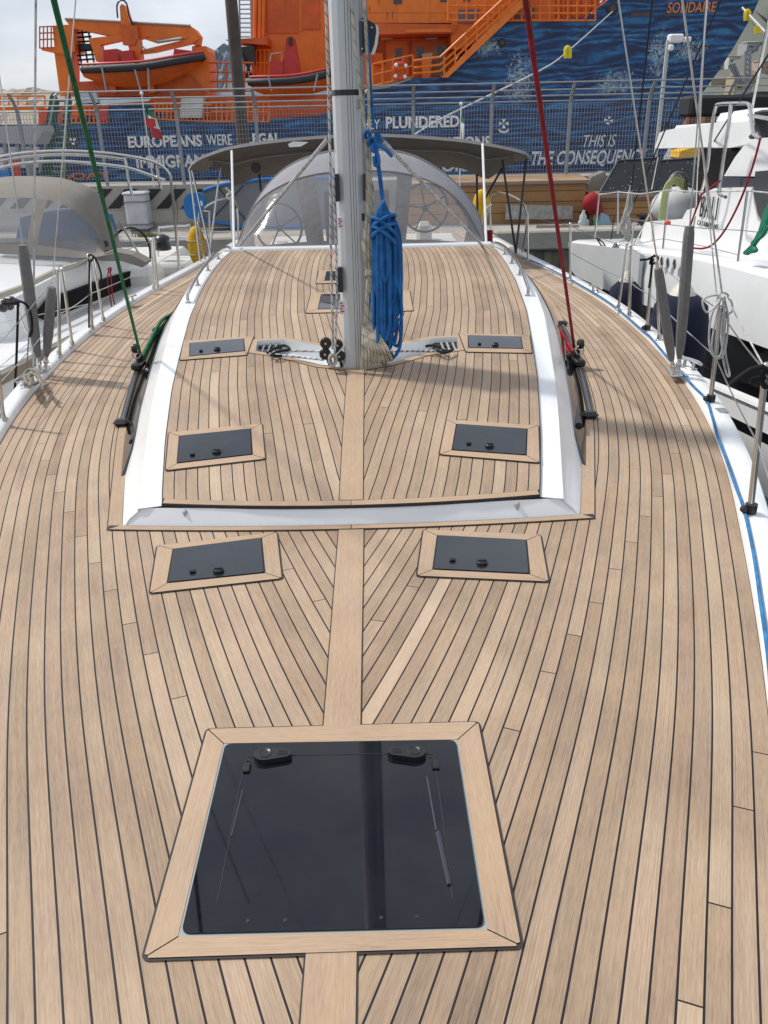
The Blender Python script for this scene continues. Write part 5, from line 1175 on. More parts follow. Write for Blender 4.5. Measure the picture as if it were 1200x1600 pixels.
# lamp post behind the fence
a=Yp((371,0),25.5); b_=Yp((379,226),25.5)
mb=MB(); mb.tube([(b_.x+.02,25.5,QZ),(b_.x+.01,25.5,a.z+4)],[.18,.15],12); mb.box((b_.x,25.5,QZ+.02),(.5,.5,.04),0); mb.build('steel_post',M_rust,None,smooth=True,label='tall brown steel post just behind the fence left of the mast',cat='post')
# cctv pole
a=Yp((1052,62),28); b_=Yp((1028,170),28)
cp_=thing('camera_pole','white pole with boxy security cameras in front of the ship bow','camera pole',(a.x-.2,28,QZ))
mb=MB(); mb.tube([(a.x-.15,28,QZ),(a.x-.15,28,a.z)],.06,8); mb.build('pole',mat('pole_white',(.45,.47,.47),.5,var=.1),cp_)
mb=MB(); c=Yp((1055,60),28); mb.box(tuple(c),(.42,.3,.22),0,bev=.04); mb.box((c.x+.32,c.y-.1,c.z-.04),(.2,.2,.13),0,rot=.4,bev=.03); mb.box((c.x-.13,c.y-.1,c.z-.24),(.14,.15,.16),0,bev=.03); mb.build('camera_head',M_white,cp_)
# white cabinet
def cabinet():
    a=Yp((197,302),23.0); c=qpt(231,353); cx=(Yp((197,330),22.6).x+Yp((231,330),22.6).x)/2; Wd=Yp((231,330),22.6).x-Yp((197,330),22.6).x; top=Yp((214,302),22.6).z
    r=thing('storage_cabinet','white plastic cabinet standing against the striped barrier','cabinet',(cx,22.6,QZ))
    mb=MB(); mb.box((cx,22.75,(QZ+top)/2),(Wd,.5,top-QZ-.02),0,bev=.05); mb.build('body',mat('worn_white_plastic',(.55,.56,.57),.6,var=.15,vs=4),r)
    for f in (.18,.78): mb=MB(); mb.box((cx,22.74,QZ+(top-QZ)*f),(Wd+.03,.54,.025),0); mb.build('seam',mat('seam_grey',(.2,.21,.22),.6),r)
    mb=MB(); mb.box((cx,22.74,top),(Wd+.05,.55,.07),0,bev=.03); mb.build('lid',mat('worn_white_plastic',(.55,.56,.57)),r)
cabinet()
# covered dinghy with blue trim
dg_=thing('covered_dinghy','upturned grey inflatable dinghy with bright blue trim leaning on the barrier','dinghy',(Yp((420,330),22.4).x,22.4,QZ))
pl=resamp([(296,318),(310,302),(340,291),(380,285),(430,280),(500,278),(560,278),(560,352),(480,354),(400,352),(340,346),(310,338),(296,322)],40)
mb=MB(); mb.slab(pl,22.3,.55); mb.build('tube_cover',M_greyinfl,dg_)
for pts in ([(318,298),(345,289),(380,284),(430,279),(500,277),(560,277)],[(312,342),(345,349),(400,353),(470,354),(560,353)]):
    mb=MB(); mb.tube([Yp(p,22.28) for p in pts],.04,8,sm=4); mb.build('blue_trim',M_bluepl,dg_,smooth=True)
mb=MB(); mb.tube([Yp((330,344),22.27),Yp((380,290),22.27)],.012,5); mb.tube([Yp((340,292),22.27),Yp((385,345),22.27)],.012,5); mb.build('lacing',M_black,dg_)
mb=MB(); pl=resamp([(287,325),(288,310),(297,302),(310,301),(319,308),(320,322),(314,336),(303,343),(292,338),(287,325)],30)[:-1]; mb.slab(pl,21.9,.12)
sup=mb.build('paddle_board',M_bluepl,None,label='bright blue rounded board end standing by the grey dinghy',cat='paddle board')
mb=MB(); pl=[(310,316),(315,313),(317,320),(313,324)]; mb.slab(pl,21.89,.02); q=Yp((303,320),21.88); mb.box(tuple(q),(.06,.03,.06)); mb.build('board_marks',M_white,sup)
# timber deck boxes on the right
def tbox(name,px0,px1,pyb,pyt,Y,dep,lab,cat_='deck box',panels=3):
    x0,x1=Yp((px0,pyb),Y).x,Yp((px1,pyb),Y).x; zt=Yp(((px0+px1)/2,pyt),Y).z
    r=thing(name,lab,cat_,((x0+x1)/2,Y,QZ))
    mb=MB(); mb.box(((x0+x1)/2,Y+dep/2,(QZ+zt-.06)/2),(x1-x0,dep,zt-.06-QZ),0,bev=.01); mb.build('body',M_brownbox,r)
    mb=MB()
    for k in range(1,4): mb.box(((x0+x1)/2,Y-.003,QZ+(zt-QZ)*k/4),(x1-x0-.04,.01,.012),0)
    mb.build('board_gap',mat('gap_dark',(.08,.05,.03),.8),r)
    mb=MB(); mb.prism([(x0-.05,Y-.08,zt-.06),(x1+.05,Y-.08,zt-.06),(x1+.05,Y+dep+.05,zt+.02),(x0-.05,Y+dep+.05,zt+.02)],(0,0,.05)); mb.build('lid',mat('lid_tan',(.42,.25,.12),.5,var=.12,vs=2),r)
    mb=MB(); mb.box(((x0+x1)/2,Y-.085,zt-.05),(x1-x0+.1,.03,.07),0); mb.build('lid_edge',mat('lid_edge_grey',(.25,.22,.19),.6),r)
    return r
tbox('deck_box',640,912,340,283,22.4,1.0,'long tan timber deck box with flat lid on the quay right of the bimini')
tbox('deck_box',925,1110,336,302,22.2,1.0,'tan timber deck box under the tilted black panels')
# tilted black panels
bp=thing('panel_rack','pair of tilted black solar panels on the right timber box','solar panel',tuple(Yp((1010,335),22.4)))
for (x0,x1,x2,x3) in ((937,1018,1028,965),(1020,1090,1092,1030)):
    mb=MB(); Q=[Yp((x0,300),22.2),Yp((x1,297),22.2),Yp((x2,246),22.9),Yp((x3,251),22.9)]; mb.prism(Q,(0,.06,-.03)); pn=mb.build('black_panel',mat('panel_black',(.012,.016,.018),.3,spec=.5),bp)
    mb=MB()
    for i in range(4): mb.tube([Q[i]-Vector((0,.02,0)),Q[(i+1)%4]-Vector((0,.02,0))],.022,5)
    mb.build('panel_edge',mat('panel_edge_grey',(.12,.13,.135),.4,metal=.5),pn)
    mb=MB(); rv=random.Random(4)
    for k in range(22): u,v=rv.random(),rv.random(); q=Q[0].lerp(Q[1],u).lerp(Q[3].lerp(Q[2],u),v); mb.ball(q-Vector((0,.01,0)),.016,6)
    mb.build('rivet',M_galv,pn)
# ramp beside the box
mb=MB(); mb.prism([Yp(p,22.9) for p in ((914,300),(925,276),(945,268),(950,282),(938,308),(918,322))],(0,.5,0)); mb.build('concrete_ramp',M_conc,None,label='pale sloping concrete block between the two timber boxes',cat='ramp')
# leaning speckled board
mb=MB(); a=Yp((800,342),22.1); mb.prism([Yp(p,22.1) for p in ((790,343),(895,342),(895,322),(790,320))],(0,.05,0)); mb.build('leaning_board',mat('speckled_board',(.42,.42,.39),.7,col2=(.22,.21,.19),vs=9),None,label='grey speckled board leaning on the long timber box',cat='board')
mb=MB(); a=Yp((925,315),21.9); mb.ball((a.x,a.y,a.z-.03),1,18,0,(.24,.2,.24)); mb.ball((a.x+.16,a.y+.05,a.z-.25),1,12,0,(.16,.16,.22)); mb.build('stuff_bag',M_rglow,None,smooth=True,label='round red bag on the quay between the timber boxes',cat='bag')
for k,(px,pb,pt_,c,l) in enumerate(((911,342,318,(.45,.5,.5),'clear plastic water jug'),(918,342,332,(.5,.55,.55),'short pale bottle'),(923,342,329,(.03,.03,.03),'black bottle'),(929,341,325,(.06,.16,.06),'green bottle'),(907,342,332,(.55,.6,.6),'clear bottle at the left end of the bottle row'))):
    q=Yp((px,pb),21.6); h=Yp((px,pt_),21.6).z-q.z; mb=MB(); r=.09 if k==0 else .05
    mb.lathe((q.x,q.y,QZ),[(r,0),(r,h*.62),(r*.45,h*.82),(r*.4,h)],14); mb.build('bottle',mat('bottle_%d'%k,c,.2),None,smooth=True,label=l+' standing by the red bag on the quay' if k<4 else l,cat='bottle',group='bottles by the red bag')
mb=MB(); q=Yp((944,341),21.6); mb.prism([(q.x-.15,q.y,QZ),(q.x+.2,q.y,QZ),(q.x+.1,q.y,QZ+.22),(q.x-.05,q.y,QZ+.28)],(0,.2,0)); mb.build('blue_bag',mat('pale_blue_bag',(.25,.38,.48),.7),None,label='pale blue bag slumped right of the bottles',cat='bag')
mb=MB(); mb.prism([Yp(p,26) for p in ((1061,246),(1063,236),(1078,232),(1094,230),(1094,246))],(0,.8,0)); mb.build('yellow_cover',mat('bright_yellow_cover',(.75,.42,.01),.6,var=.15,vs=3),None,label='bright yellow cover seen under the catamaran hardtop',cat='cover')
# quay details: bollards, ladder marks, weeds
for px,py,l in ((281,351,'small black mooring bollard near the barrier at the left'),(1003,352,'small black mooring bollard behind the catamaran quarter')):
    q=qpt(px,py); mb=MB(); mb.lathe((q.x,q.y,QZ),[(.13,0),(.1,.04),(.08,.16),(.15,.2),(.15,.25),(.05,.28)],16); mb.build('bollard',M_black,None,smooth=True,label=l,cat='bollard')
mb=MB(); rv=random.Random(8)
for k in range(160):
    q=qpt(232+rv.gauss(0,9),372); x=q.x; y=QY+.55+rv.gauss(0,.10); h=rv.uniform(.05,.18); a=rv.uniform(0,6.3); mb.add([(x-.012,y,QZ),(x+.012,y,QZ),(x+.06*math.cos(a),y+.06*math.sin(a),QZ+h)],[(0,1,2)])
mb.build('weeds',mat('weed_green',(.13,.17,.05),.9),None,label='tuft of weeds growing at the quay edge on the left',cat='weeds',kind='stuff')
mb=MB()
for x0,y0,x1,y1_ in ((838,352,905,361),(205,357,235,366)):
    P=[qpt(x0,y0),qpt(x1,y0),qpt(x1,y1_),qpt(x0,y1_)]; mb.add([(p.x,p.y,QZ+.004) for p in P],[(0,1,2,3)])
mb.build('manhole_plate',mat('dark_red_plate',(.10,.07,.06),.9,var=.3,vs=6),None,label='flat dark rusty plates set in the quay paving',cat='plate')
# courtesy flags
def flag(x0,y0,x1,y1_,Y,wp_,lab,slant,cols,emblem=True):
    T=Yp((x0,y0),Y); W_=Yp((x0+wp_,y0),Y).x-T.x; H_=T.z-Yp((x0,y1_),Y).z; S_=Yp((x1,y1_),Y).x-T.x
    r=thing('courtesy_flag',lab,'flag',(T.x,Y,T.z-H_-.6))
    mb=MB(); rows=[];n=12
    for i in range(n+1):
        v=i/n; rows.append([Vector((T.x+W_*u*(.45+.55*min(1,v*3))+S_*v*.8,Y+.08*math.sin(u*5+v*4),T.z-H_*v-(H_*.12*u if True else 0))) for u in [j/8 for j in range(9)]])
    mb.grid(rows,lambda i,j:min(2,i*3//n)); mb.build('cloth',cols,r,smooth=True)
    if emblem:
        mb=MB(); c=rows[6][4]; mb.prism([c+Vector((x,-.11,z)) for x,z in ((-.09,.08),(.09,.05),(.09,-.07),(0,-.11),(-.09,-.05))],(0,.006,0)); mb.build('emblem',M_red,r)
    mb=MB(); mb.tube([(T.x-.01,Y,T.z+.15),(T.x+S_*.1-.01,Y,T.z-H_-.9)],.012,6); mb.ball((T.x-.01,Y,T.z+.17),.035,8); mb.build('staff',M_white,r)
M_fg=mat('flag_green',(.02,.20,.09),.8);M_fw=mat('flag_white',(.62,.62,.60),.8);M_fr=mat('flag_red',(.42,.05,.06),.8)
flag(224,162,240,214,17.5,15,'Italian ensign with an emblem hanging limp over the left neighbour','',[M_fg,M_fw,M_fr])
flag(721,178,722,216,17.5,5,'narrow furled green and white flag above the bimini','',[M_fg,M_fw,M_fw],emblem=False)
# green netted gangway stairs and grey gangway behind the fence
gw=thing('gangway_stairs','green netted boarding stairs climbing to the ship behind the fence','stairs',tuple(Yp((85,290),41)))
for sx in (0,1):
    mb=MB(); pl=[(60+26*sx,290),(70+26*sx,200),(78+24*sx,150),(84+24*sx,143),(92+20*sx,160),(86+22*sx,215),(80+26*sx,290)]
    mb.slab(pl,40.5+1.5*sx,.08); mb.build('net_side',M_green,gw)
mb=MB()
for k in range(14):
    yy=158+k*9.3; a=Yp((66+ (24-k)*.9,yy),41.2); b_=Yp((96+(14-k)*.4,yy),41.2); mb.box(((a.x+b_.x)/2,41.2,a.z),(abs(b_.x-a.x),.9,.06),0)
mb.build('tread',mat('grey_tread',(.28,.30,.27),.8),gw)
for a,b_ in (((62,270),(86,150)),((100,285),(104,150)),((84,150),(92,145))):
    mb=MB(); mb.tube([Yp(a,40.3),Yp(b_,40.3)],.05,6); mb.build('handrail',M_galv,gw)
gb=thing('grey_gangway','pale grey gangway deck on struts behind the fence at the far left','gangway',tuple(Yp((25,285),38)))
mb=MB(); mb.slab([(-40,198),(62,196),(66,205),(56,226),(-40,222)],38,1.5); mb.build('deck',mat('pale_grey_metal',(.36,.37,.38),.6,var=.12,vs=1),gb)
for px in (4,24,44):
    mb=MB(); mb.slab([(px,224),(px+5,224),(px+4,285),(px+1,285)],38.2,.3); mb.build('leg',M_galv,gb)
mb=MB(); mb.slab([(-40,232),(55,230),(55,262),(-40,262)],39.5,.5); mb.build('white_tank',M_white,gb)
for px,l in ((4,'blue drum beside the grey gangway'),):
    q=Yp((px,275),37); mb=MB(); mb.lathe((q.x,37,QZ),[(.4,0),(.42,.3),(.4,.6),(.42,.9),(.38,1.0)],18); mb.build('drum',M_bluepl,None,smooth=True,label=l,cat='drum')
mb=MB(); q=Yp((24,255),37); mb.tube([(q.x,37,QZ),(q.x,37,QZ+1.4)],.16,10); mb.build('red_post',M_red,None,smooth=True,label='short red post in front of the grey gangway',cat='post')
# red and blue containers / stacked stores right of the bow
for px0,px1,py0,py1_,Y,c,l in ((1096,1112,148,175,60,(.05,.12,.28),'blue container beyond the fence right of the bow'),(1104,1120,158,186,58,(.36,.12,.04),'rusty orange container beyond the fence'),(1076,1096,172,190,57,(.30,.10,.04),'low brown container beyond the fence under the bow')):
    a=Yp((px0,py0),Y); c_=Yp((px1,py1_),Y); mb=MB(); mb.box(((a.x+c_.x)/2,Y+1.2,(a.z+QZ)/2),(c_.x-a.x,2.4,a.z-QZ),0,bev=.04)
    for k in range(6): mb.box((a.x+(c_.x-a.x)*(k+.5)/6,Y-.02,(a.z+QZ)/2),((c_.x-a.x)/14,.06,a.z-QZ-.2),0)
    mb.build('container',mat('cont_'+l[:5],c,.6,var=.25,vs=1),None,label=l,cat='container')
# ================================================================ RESCUE SHIP
SY=47.0
ship=thing('rescue_ship','big orange rescue ship with a blue sea mural and slogans on its hull','ship',(0,SY+3,WATER_Z))
mm=bpy.data.materials.new('sea_mural'); mm.use_nodes=True; t=mm.node_tree; p=t.nodes['Principled BSDF']; l=t.links.new
tcn=N(t,'ShaderNodeTexCoord'); mpp=N(t,'ShaderNodeMapping'); mpp.inputs['Scale'].default_value=(.30,.3,1.15); mpp.inputs['Rotation'].default_value=(0,R(12),0)
n1=N(t,'ShaderNodeTexNoise'); n1.inputs['Scale'].default_value=1.1; n1.inputs['Detail'].default_value=9; n1.inputs['Roughness'].default_value=.70; n1.inputs['Distortion'].default_value=2.6
l(tcn.outputs['Object'],mpp.inputs[0]); l(mpp.outputs[0],n1.inputs['Vector'])
wv=N(t,'ShaderNodeTexWave'); wv.wave_type='BANDS'; wv.bands_direction='Z'; wv.inputs['Scale'].default_value=.8; wv.inputs['Distortion'].default_value=14; wv.inputs['Detail'].default_value=5; wv.inputs['Detail Scale'].default_value=1.2; l(mpp.outputs[0],wv.inputs['Vector'])
ad=N(t,'ShaderNodeMix',data_type='FLOAT'); ad.inputs[0].default_value=.2; l(n1.outputs['Fac'],ad.inputs[2]); l(wv.outputs['Fac'],ad.inputs[3])
r=N(t,'ShaderNodeValToRGB'); el=r.color_ramp.elements; el[0].position=.22; el[0].color=(.002,.005,.018,1); el[1].position=.84; el[1].color=(.20,.42,.48,1)
for pos,c in ((.41,(.004,.020,.075,1)),(.51,(.007,.048,.16,1)),(.59,(.012,.10,.26,1)),(.69,(.03,.19,.33,1))): e_=el.new(pos); e_.color=c
l(ad.outputs[0],r.inputs[0])
# foam splashes at a few places
sx=N(t,'ShaderNodeSeparateXYZ'); l(tcn.outputs['Object'],sx.inputs[0])
nf=N(t,'ShaderNodeTexNoise'); nf.inputs['Scale'].default_value=4.5; nf.inputs['Distortion'].default_value=1.5; nf.inputs['Detail'].default_value=12; nf.inputs['Roughness'].default_value=.75; l(tcn.outputs['Object'],nf.inputs['Vector'])
acc=None
def mthn(op,a,b=None):
    n=N(t,'ShaderNodeMath',operation=op)
    for i,x in enumerate((a,b)):
        if x is None: continue
        if isinstance(x,(int,float)): n.inputs[i].default_value=x
        else: l(x,n.inputs[i])
    return n.outputs[0]
for px,py,rx,rz in ((812,125,1.1,1.9),(752,72,1.5,.75),(1030,85,.9,1.5),(1080,78,1.3,.8),(960,130,1.6,.9)):
    q=Yp((px,py),SY); dx=mthn('DIVIDE',mthn('SUBTRACT',sx.outputs[0],q.x),rx); dz_=mthn('DIVIDE',mthn('SUBTRACT',sx.outputs[2],q.z-WATER_Z),rz)
    dd=mthn('SUBTRACT',1.0,mthn('ADD',mthn('MULTIPLY',dx,dx),mthn('MULTIPLY',dz_,dz_))); dd=mthn('MAXIMUM',dd,0.0)
    acc=dd if acc is None else mthn('MAXIMUM',acc,dd)
fm=mthn('MULTIPLY',mthn('SUBTRACT',mthn('ADD',mthn('MULTIPLY',acc,.20),nf.outputs['Fac']),.64),9.0); fm=mthn('MINIMUM',mthn('MAXIMUM',fm,0.0),1.0); fm=mthn('MULTIPLY',fm,mthn('GREATER_THAN',acc,.01))
mxn=N(t,'ShaderNodeMix',data_type='RGBA'); l(fm,mxn.inputs[0]); l(r.outputs[0],mxn.inputs[6]); mxn.inputs[7].default_value=(.34,.42,.46,1); 
br=N(t,'ShaderNodeTexBrick'); br.inputs['Scale'].default_value=1.0; br.inputs['Brick Width'].default_value=5.5; br.inputs['Row Height'].default_value=1.9; br.inputs['Mortar Size'].default_value=.022; br.inputs['Color1'].default_value=(1,1,1,1); br.inputs['Color2'].default_value=(.9,.9,.93,1); br.inputs['Mortar'].default_value=(.62,.6,.6,1)
cbx=N(t,'ShaderNodeCombineXYZ'); l(sx.outputs[0],cbx.inputs[0]); l(sx.outputs[2],cbx.inputs[1]); l(cbx.outputs[0],br.inputs['Vector'])
mul=N(t,'ShaderNodeMix',data_type='RGBA',blend_type='MULTIPLY'); mul.inputs[0].default_value=.8; l(mxn.outputs[2],mul.inputs[6]); l(br.outputs['Color'],mul.inputs[7])
l(mul.outputs[2],p.inputs['Base Color']); p.inputs['Roughness'].default_value=.45
M_mural=mm
hl=[(-80,300),(-80,196),(60,195),(100,192),(170,166),(232,163),(242,172),(282,187),(350,190),(420,186),(500,180),(540,165),(560,150),(582,138),(605,135),(642,122),(700,121),(720,97),(742,66),(775,32),(860,30),(912,28),(950,0),(975,-16),(1060,-22),(1190,-30),(1186,0),(1172,30),(1150,68),(1125,108),(1100,142),(1075,180),(1052,215),(1035,250),(1020,300)]
P=[Yp(p,SY) for p in hl]
mb=MB(); 
for q in P[:1]+P[-1:]: q.z=WATER_Z
n=len(P); bk=[Vector((q.x+.0,SY+9,q.z)) for q in P]
mb.add(P+bk,[tuple(range(n)),tuple(range(2*n-1,n-1,-1))],0); 
mb.add(P+bk,[(i,i+n,(i+1)%n+n,(i+1)%n) for i in range(n)],1)
mb.build('hull',[M_mural,M_orange],ship)
# lettering
M_let=mat('white_lettering',(.78,.78,.76),.6); M_leto=mat('orange_lettering',(.62,.20,.05),.6)
def lett(txt,px0,px1,pyb,pyt,m,bold=.035,shear=0):
    a=Yp((px0,pyb),SY); b_=Yp((px1,pyb+(px1-px0)*-.0),SY); h=Yp((px0,pyt),SY).z-a.z
    o=textmesh('hull_lettering',txt,h/.70,(a.x,SY-.03,a.z),(1,0,0),(0,0,1),m,ship,bold=bold,shear=shear,th=.002)
    xs=[v.co.x for v in o.data.vertices]; x0=min(xs); wd=max(xs)-x0; s_=(b_.x-a.x)/wd
    tilt=-.0
    for v in o.data.vertices: v.co.x=x0+(v.co.x-x0)*s_
lett('EUROPEANS',200,316,230,213,M_let); lett('WERE',324,364,227,210,M_let,.012); lett('ILLEGAL',372,438,225,209,M_let)
lett('IMMIGRANTS',213,345,262,244,M_let); lett('THEY',556,594,202,187,M_let,.012); lett('PLUNDERED',602,717,200,183,M_let)
lett('NATIONS',680,765,231,215,M_let); lett('BEFORE',650,738,268,252,M_let)
lett('THIS IS',906,957,230,211,M_let,.0,.3); lett('THE CONSEQUENCE',826,1005,258,237,M_let,.02,.25); lett('SOLIDAIRE',1041,1117,20,4,M_leto,.012,.1)
lett('BOAT',96,172,280,270,M_leto,.02)
for cx,cy,s_ in ((787,193,8.5),(951,188,7.5)):
    mb=MB()
    for a in range(4):
        an=a*math.pi/2+ (0 if s_>8 else .2); pts=[(cx+math.cos(an+d_)*rr_,cy+math.sin(an+d_)*rr_) for d_,rr_ in ((0,1.0),(-.42,s_*.95),(0,s_*.86),(.42,s_*.95))]
        mb.slab(pts,SY-.04,.03)
    if s_>8: mb.tube([Yp((cx-8,cy+9),SY-.04),Yp((cx-4,cy+13),SY-.04),Yp((cx+4,cy+13),SY-.04),Yp((cx+8,cy+9),SY-.04)],.05,6,sm=4)
    mb.build('emblem',M_let,ship)
mb=MB(); mb.slab([(98,208),(122,208),(122,232),(98,232)],SY-.02,.02); e_=mb.build('mark_panel',M_win,ship)
mb=MB()
for x0,y0,x1,y1_ in ((100,216,106,220),(107,216,112,220),(114,216,118,220),(112,223,117,226)): mb.slab([(x0,y0),(x1,y0),(x1,y1_),(x0,y1_)],SY-.05,.02)
mb.build('panel_mark',M_let,e_)
# deck structures
def blk(name,px,Y,th,m,parent=ship,label=None):
    mb=MB(); mb.slab(px,Y,th); return mb.build(name,m,parent,label=label)
D1=SY+2.5
blk('deck_edge',[(60,170),(232,158),(240,150),(420,148),(520,148),(520,190),(350,192),(60,198)],SY+.6,5,M_oranged)
# aft superstructure seen left of the mast
sup=blk('deckhouse',[(393,-60),(515,-60),(515,135),(393,135)],D1+1,6,M_orange)
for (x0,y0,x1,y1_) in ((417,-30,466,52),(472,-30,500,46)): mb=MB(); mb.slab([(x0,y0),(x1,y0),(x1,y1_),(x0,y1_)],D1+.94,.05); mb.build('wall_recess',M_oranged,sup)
for px in (400,407,413): mb=MB(); mb.tube([Yp((px,-60),D1+.8),Yp((px-2,62),D1+.8)],.10,8); mb.build('pipe',M_orange,sup,smooth=True)
blk('upper_wing',[(560,-60),(800,-60),(770,40),(742,60),(728,76),(705,76),(705,36),(560,36)],SY+.9,7,M_orange)
s2=blk('deckhouse',[(560,36),(712,36),(712,140),(560,140)],SY+3.0,5,M_orange)
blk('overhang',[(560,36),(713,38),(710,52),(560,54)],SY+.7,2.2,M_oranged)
blk('overhang_beam',[(633,46),(706,44),(706,50),(633,51)],SY+.6,.2,M_orange)
for (x0,y0,x1,y1_) in ((618,76,628,94),(651,74,661,92)): blk('window',[(x0,y0),(x1,y0),(x1,y1_),(x0,y1_)],SY+2.95,.06,M_win,s2)
for (x0,x1) in ((595,614),(666,684)): blk('ceiling_lamp_box',[(x0,59),(x1,57),(x1,61),(x0,63)],SY+2.6,.3,mat('dull_lamp',(.4,.37,.3),.5),s2)
dr=blk('door',[(678,71),(697,70),(697,118),(678,119)],SY+2.93,.08,mat('pale_grey_door',(.42,.40,.33),.6,var=.2,vs=3),s2)
mb=MB(); q=Yp((688,80),SY+2.9); disc(mb,q,.17,.04); mb.build('door_port',M_win,dr)
blk('deck_locker',[(660,84),(676,82),(673,120),(660,121)],SY+1.6,.8,mat('beige_locker',(.50,.40,.27),.6),s2)
blk('orange_locker',[(659,92),(673,92),(672,121),(660,122)],SY+.9,.7,M_orange,s2)
for (x0,y0,x1,y1_) in ((615,-6,628,6),(688,-8,699,3),(724,-8,735,2)): blk('window',[(x0,y0),(x1,y0),(x1,y1_),(x0,y1_)],SY+.86,.06,M_win,ship)
blk('louvred_window',[(714,15),(750,14),(748,24),(738,37),(715,36)],SY+.84,.06,mat('grey_louvre',(.12,.13,.15),.4),ship)
blk('forecastle_house',[(760,-60),(975,-60),(940,0),(908,29),(800,31),(775,33)],SY+1.0,6,M_orange)
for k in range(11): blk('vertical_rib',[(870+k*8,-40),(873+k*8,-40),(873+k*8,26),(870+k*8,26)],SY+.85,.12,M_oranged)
blk('grey_window',[(806,13),(836,12),(834,28),(803,29)],SY+.96,.06,mat('grey_louvre',(.12,.13,.15)),ship)
# bulwark ramp and its cap
mb=MB(); mb.tube([Yp(p,SY-.05) for p in ((560,150),(582,138),(605,135),(642,122))],.09,6); mb.build('bulwark_cap',M_galv,ship)
# stairs going up to the right, with railings
st_=thing  # noqa
mb=MB()
pl=[(690,121),(700,121),(860,-30),(836,-30)]; mb.slab(pl,SY-.5,.08); mb.slab([(p[0]+2,p[1]) for p in pl],SY+.5,.08)
sr=mb.build('stair_stringer',M_orange,ship)
mb=MB()
for k in range(24): u=k/24; a=Yp((694+150*u,119-142*u),SY-.4); mb.box((a.x,SY+.05,a.z),(.35,.95,.05),0)
mb.build('stair_tread',M_oranged,sr)
for dy in (8,18,30):
    mb=MB(); mb.tube([Yp((646,122-dy*.9),SY-.5),Yp((672,121-dy),SY-.5),Yp((688,119-dy),SY-.5),Yp((852,-32-dy),SY-.5)],.055,6); mb.build('stair_rail',M_orange,sr)
for k in range(9): mb=MB(); a=(694+k*17,118-k*16.2); mb.tube([Yp(a,SY-.5),Yp((a[0],a[1]-30),SY-.5)],.045,5); mb.build('stair_post',M_orange,sr)
# railings
def railing(x0,x1,yb,yt,Y,nr=3,step=12,m=M_orange,yb2=None):
    mb=MB(); yb2=yb if yb2 is None else yb2
    for k in range(nr): 
        f=k/(nr-1) if nr>1 else 1; mb.tube([Yp((x0,yb+(yt-yb)*f),Y),Yp((x1,yb2+(yt-yb)*f),Y)],.045,5)
    n_=int((x1-x0)/step)
    for k in range(n_+1): x=x0+(x1-x0)*k/n_; yb_=yb+(yb2-yb)*k/n_; mb.tube([Yp((x,yb_),Y),Yp((x,yb_+(yt-yb)),Y)],.045,5)
    return mb.build('railing',m,ship)
railing(700,930,32,-2,SY-.1,4,14); railing(582,645,134,100,SY-.1,3,14,yb2=120); railing(105,168,192,166,SY-.1,3,7); railing(242,330,186,160,SY-.1,3,6,yb2=190); railing(330,420,190,160,SY-.1,3,8)
railing(326,396,142,98,SY+1.2,4,12,M_oranged); railing(400,420,118,78,SY+2.2,3,6)
railing(0,70,168,150,SY+.2,2,14)
mb=MB(); mb.tube([Yp((-60,170),SY),Yp((66,168),SY)],.11,6); mb.build('stern_rail_pipe',M_orange,ship)
# lifebuoy on the railing
q=Yp((626,111),SY-.25); mb=MB(); mb.tube([q+Vector((.34*math.cos(a),0,.34*math.sin(a))) for a in [i*2*math.pi/20 for i in range(20)]],.085,8,closed=True)
lb=mb.build('lifebuoy',mat('lifebuoy_red',(.6,.06,.02),.5),ship,smooth=True)
mb=MB()
for k in range(4): a=k*math.pi/2+.7; mb.ball(q+Vector((.34*math.cos(a),-.03,.34*math.sin(a))),.10,8)
mb.build('white_band',M_white,lb,smooth=True)
# hawse openings
for px,py,r_ in ((784,67,.20),(957,14,.28)): q=Yp((px,py),SY-.04); mb=MB(); disc(mb,q,r_,.1); disc(mb,q-Vector((0,.05,0)),r_*.5,.06,1); mb.build('hawse_port',[mat('hawse_black',(.02,.02,.025),.6),M_rust],ship,smooth=True)
blk('dark_slot',[(1036,20),(1062,19),(1062,25),(1036,26)],SY-.03,.05,M_win); blk('dark_slot',[(986,20),(1014,19),(1016,25),(986,26)],SY-.03,.05,M_rust)
# ladder and platforms beside the brown post
mb=MB()
for x in (371+2,391): mb.tube([Yp((x,-40),SY+1.5),Yp((x+2,62),SY+1.5)],.05,5)
for k in range(14): mb.tube([Yp((373,-36+k*7.2),SY+1.5),Yp((391,-36+k*7.2),SY+1.5)],.04,4)
mb.build('ladder',M_galv,ship)
blk('side_platform',[(352,62),(418,58),(418,70),(360,66)],SY+1.6,2,M_oranged)
blk('winch_box',[(376,73),(397,72),(398,98),(380,100)],SY+1.8,1.5,M_black)
mb=MB()
for a,b_ in (((379,84),(392,118)),((390,100),(383,122)),((376,120),(400,118))): mb.tube([Yp(a,SY+1.7),Yp(b_,SY+1.7)],.08,5)
mb.build('davit_frame',M_black,ship)
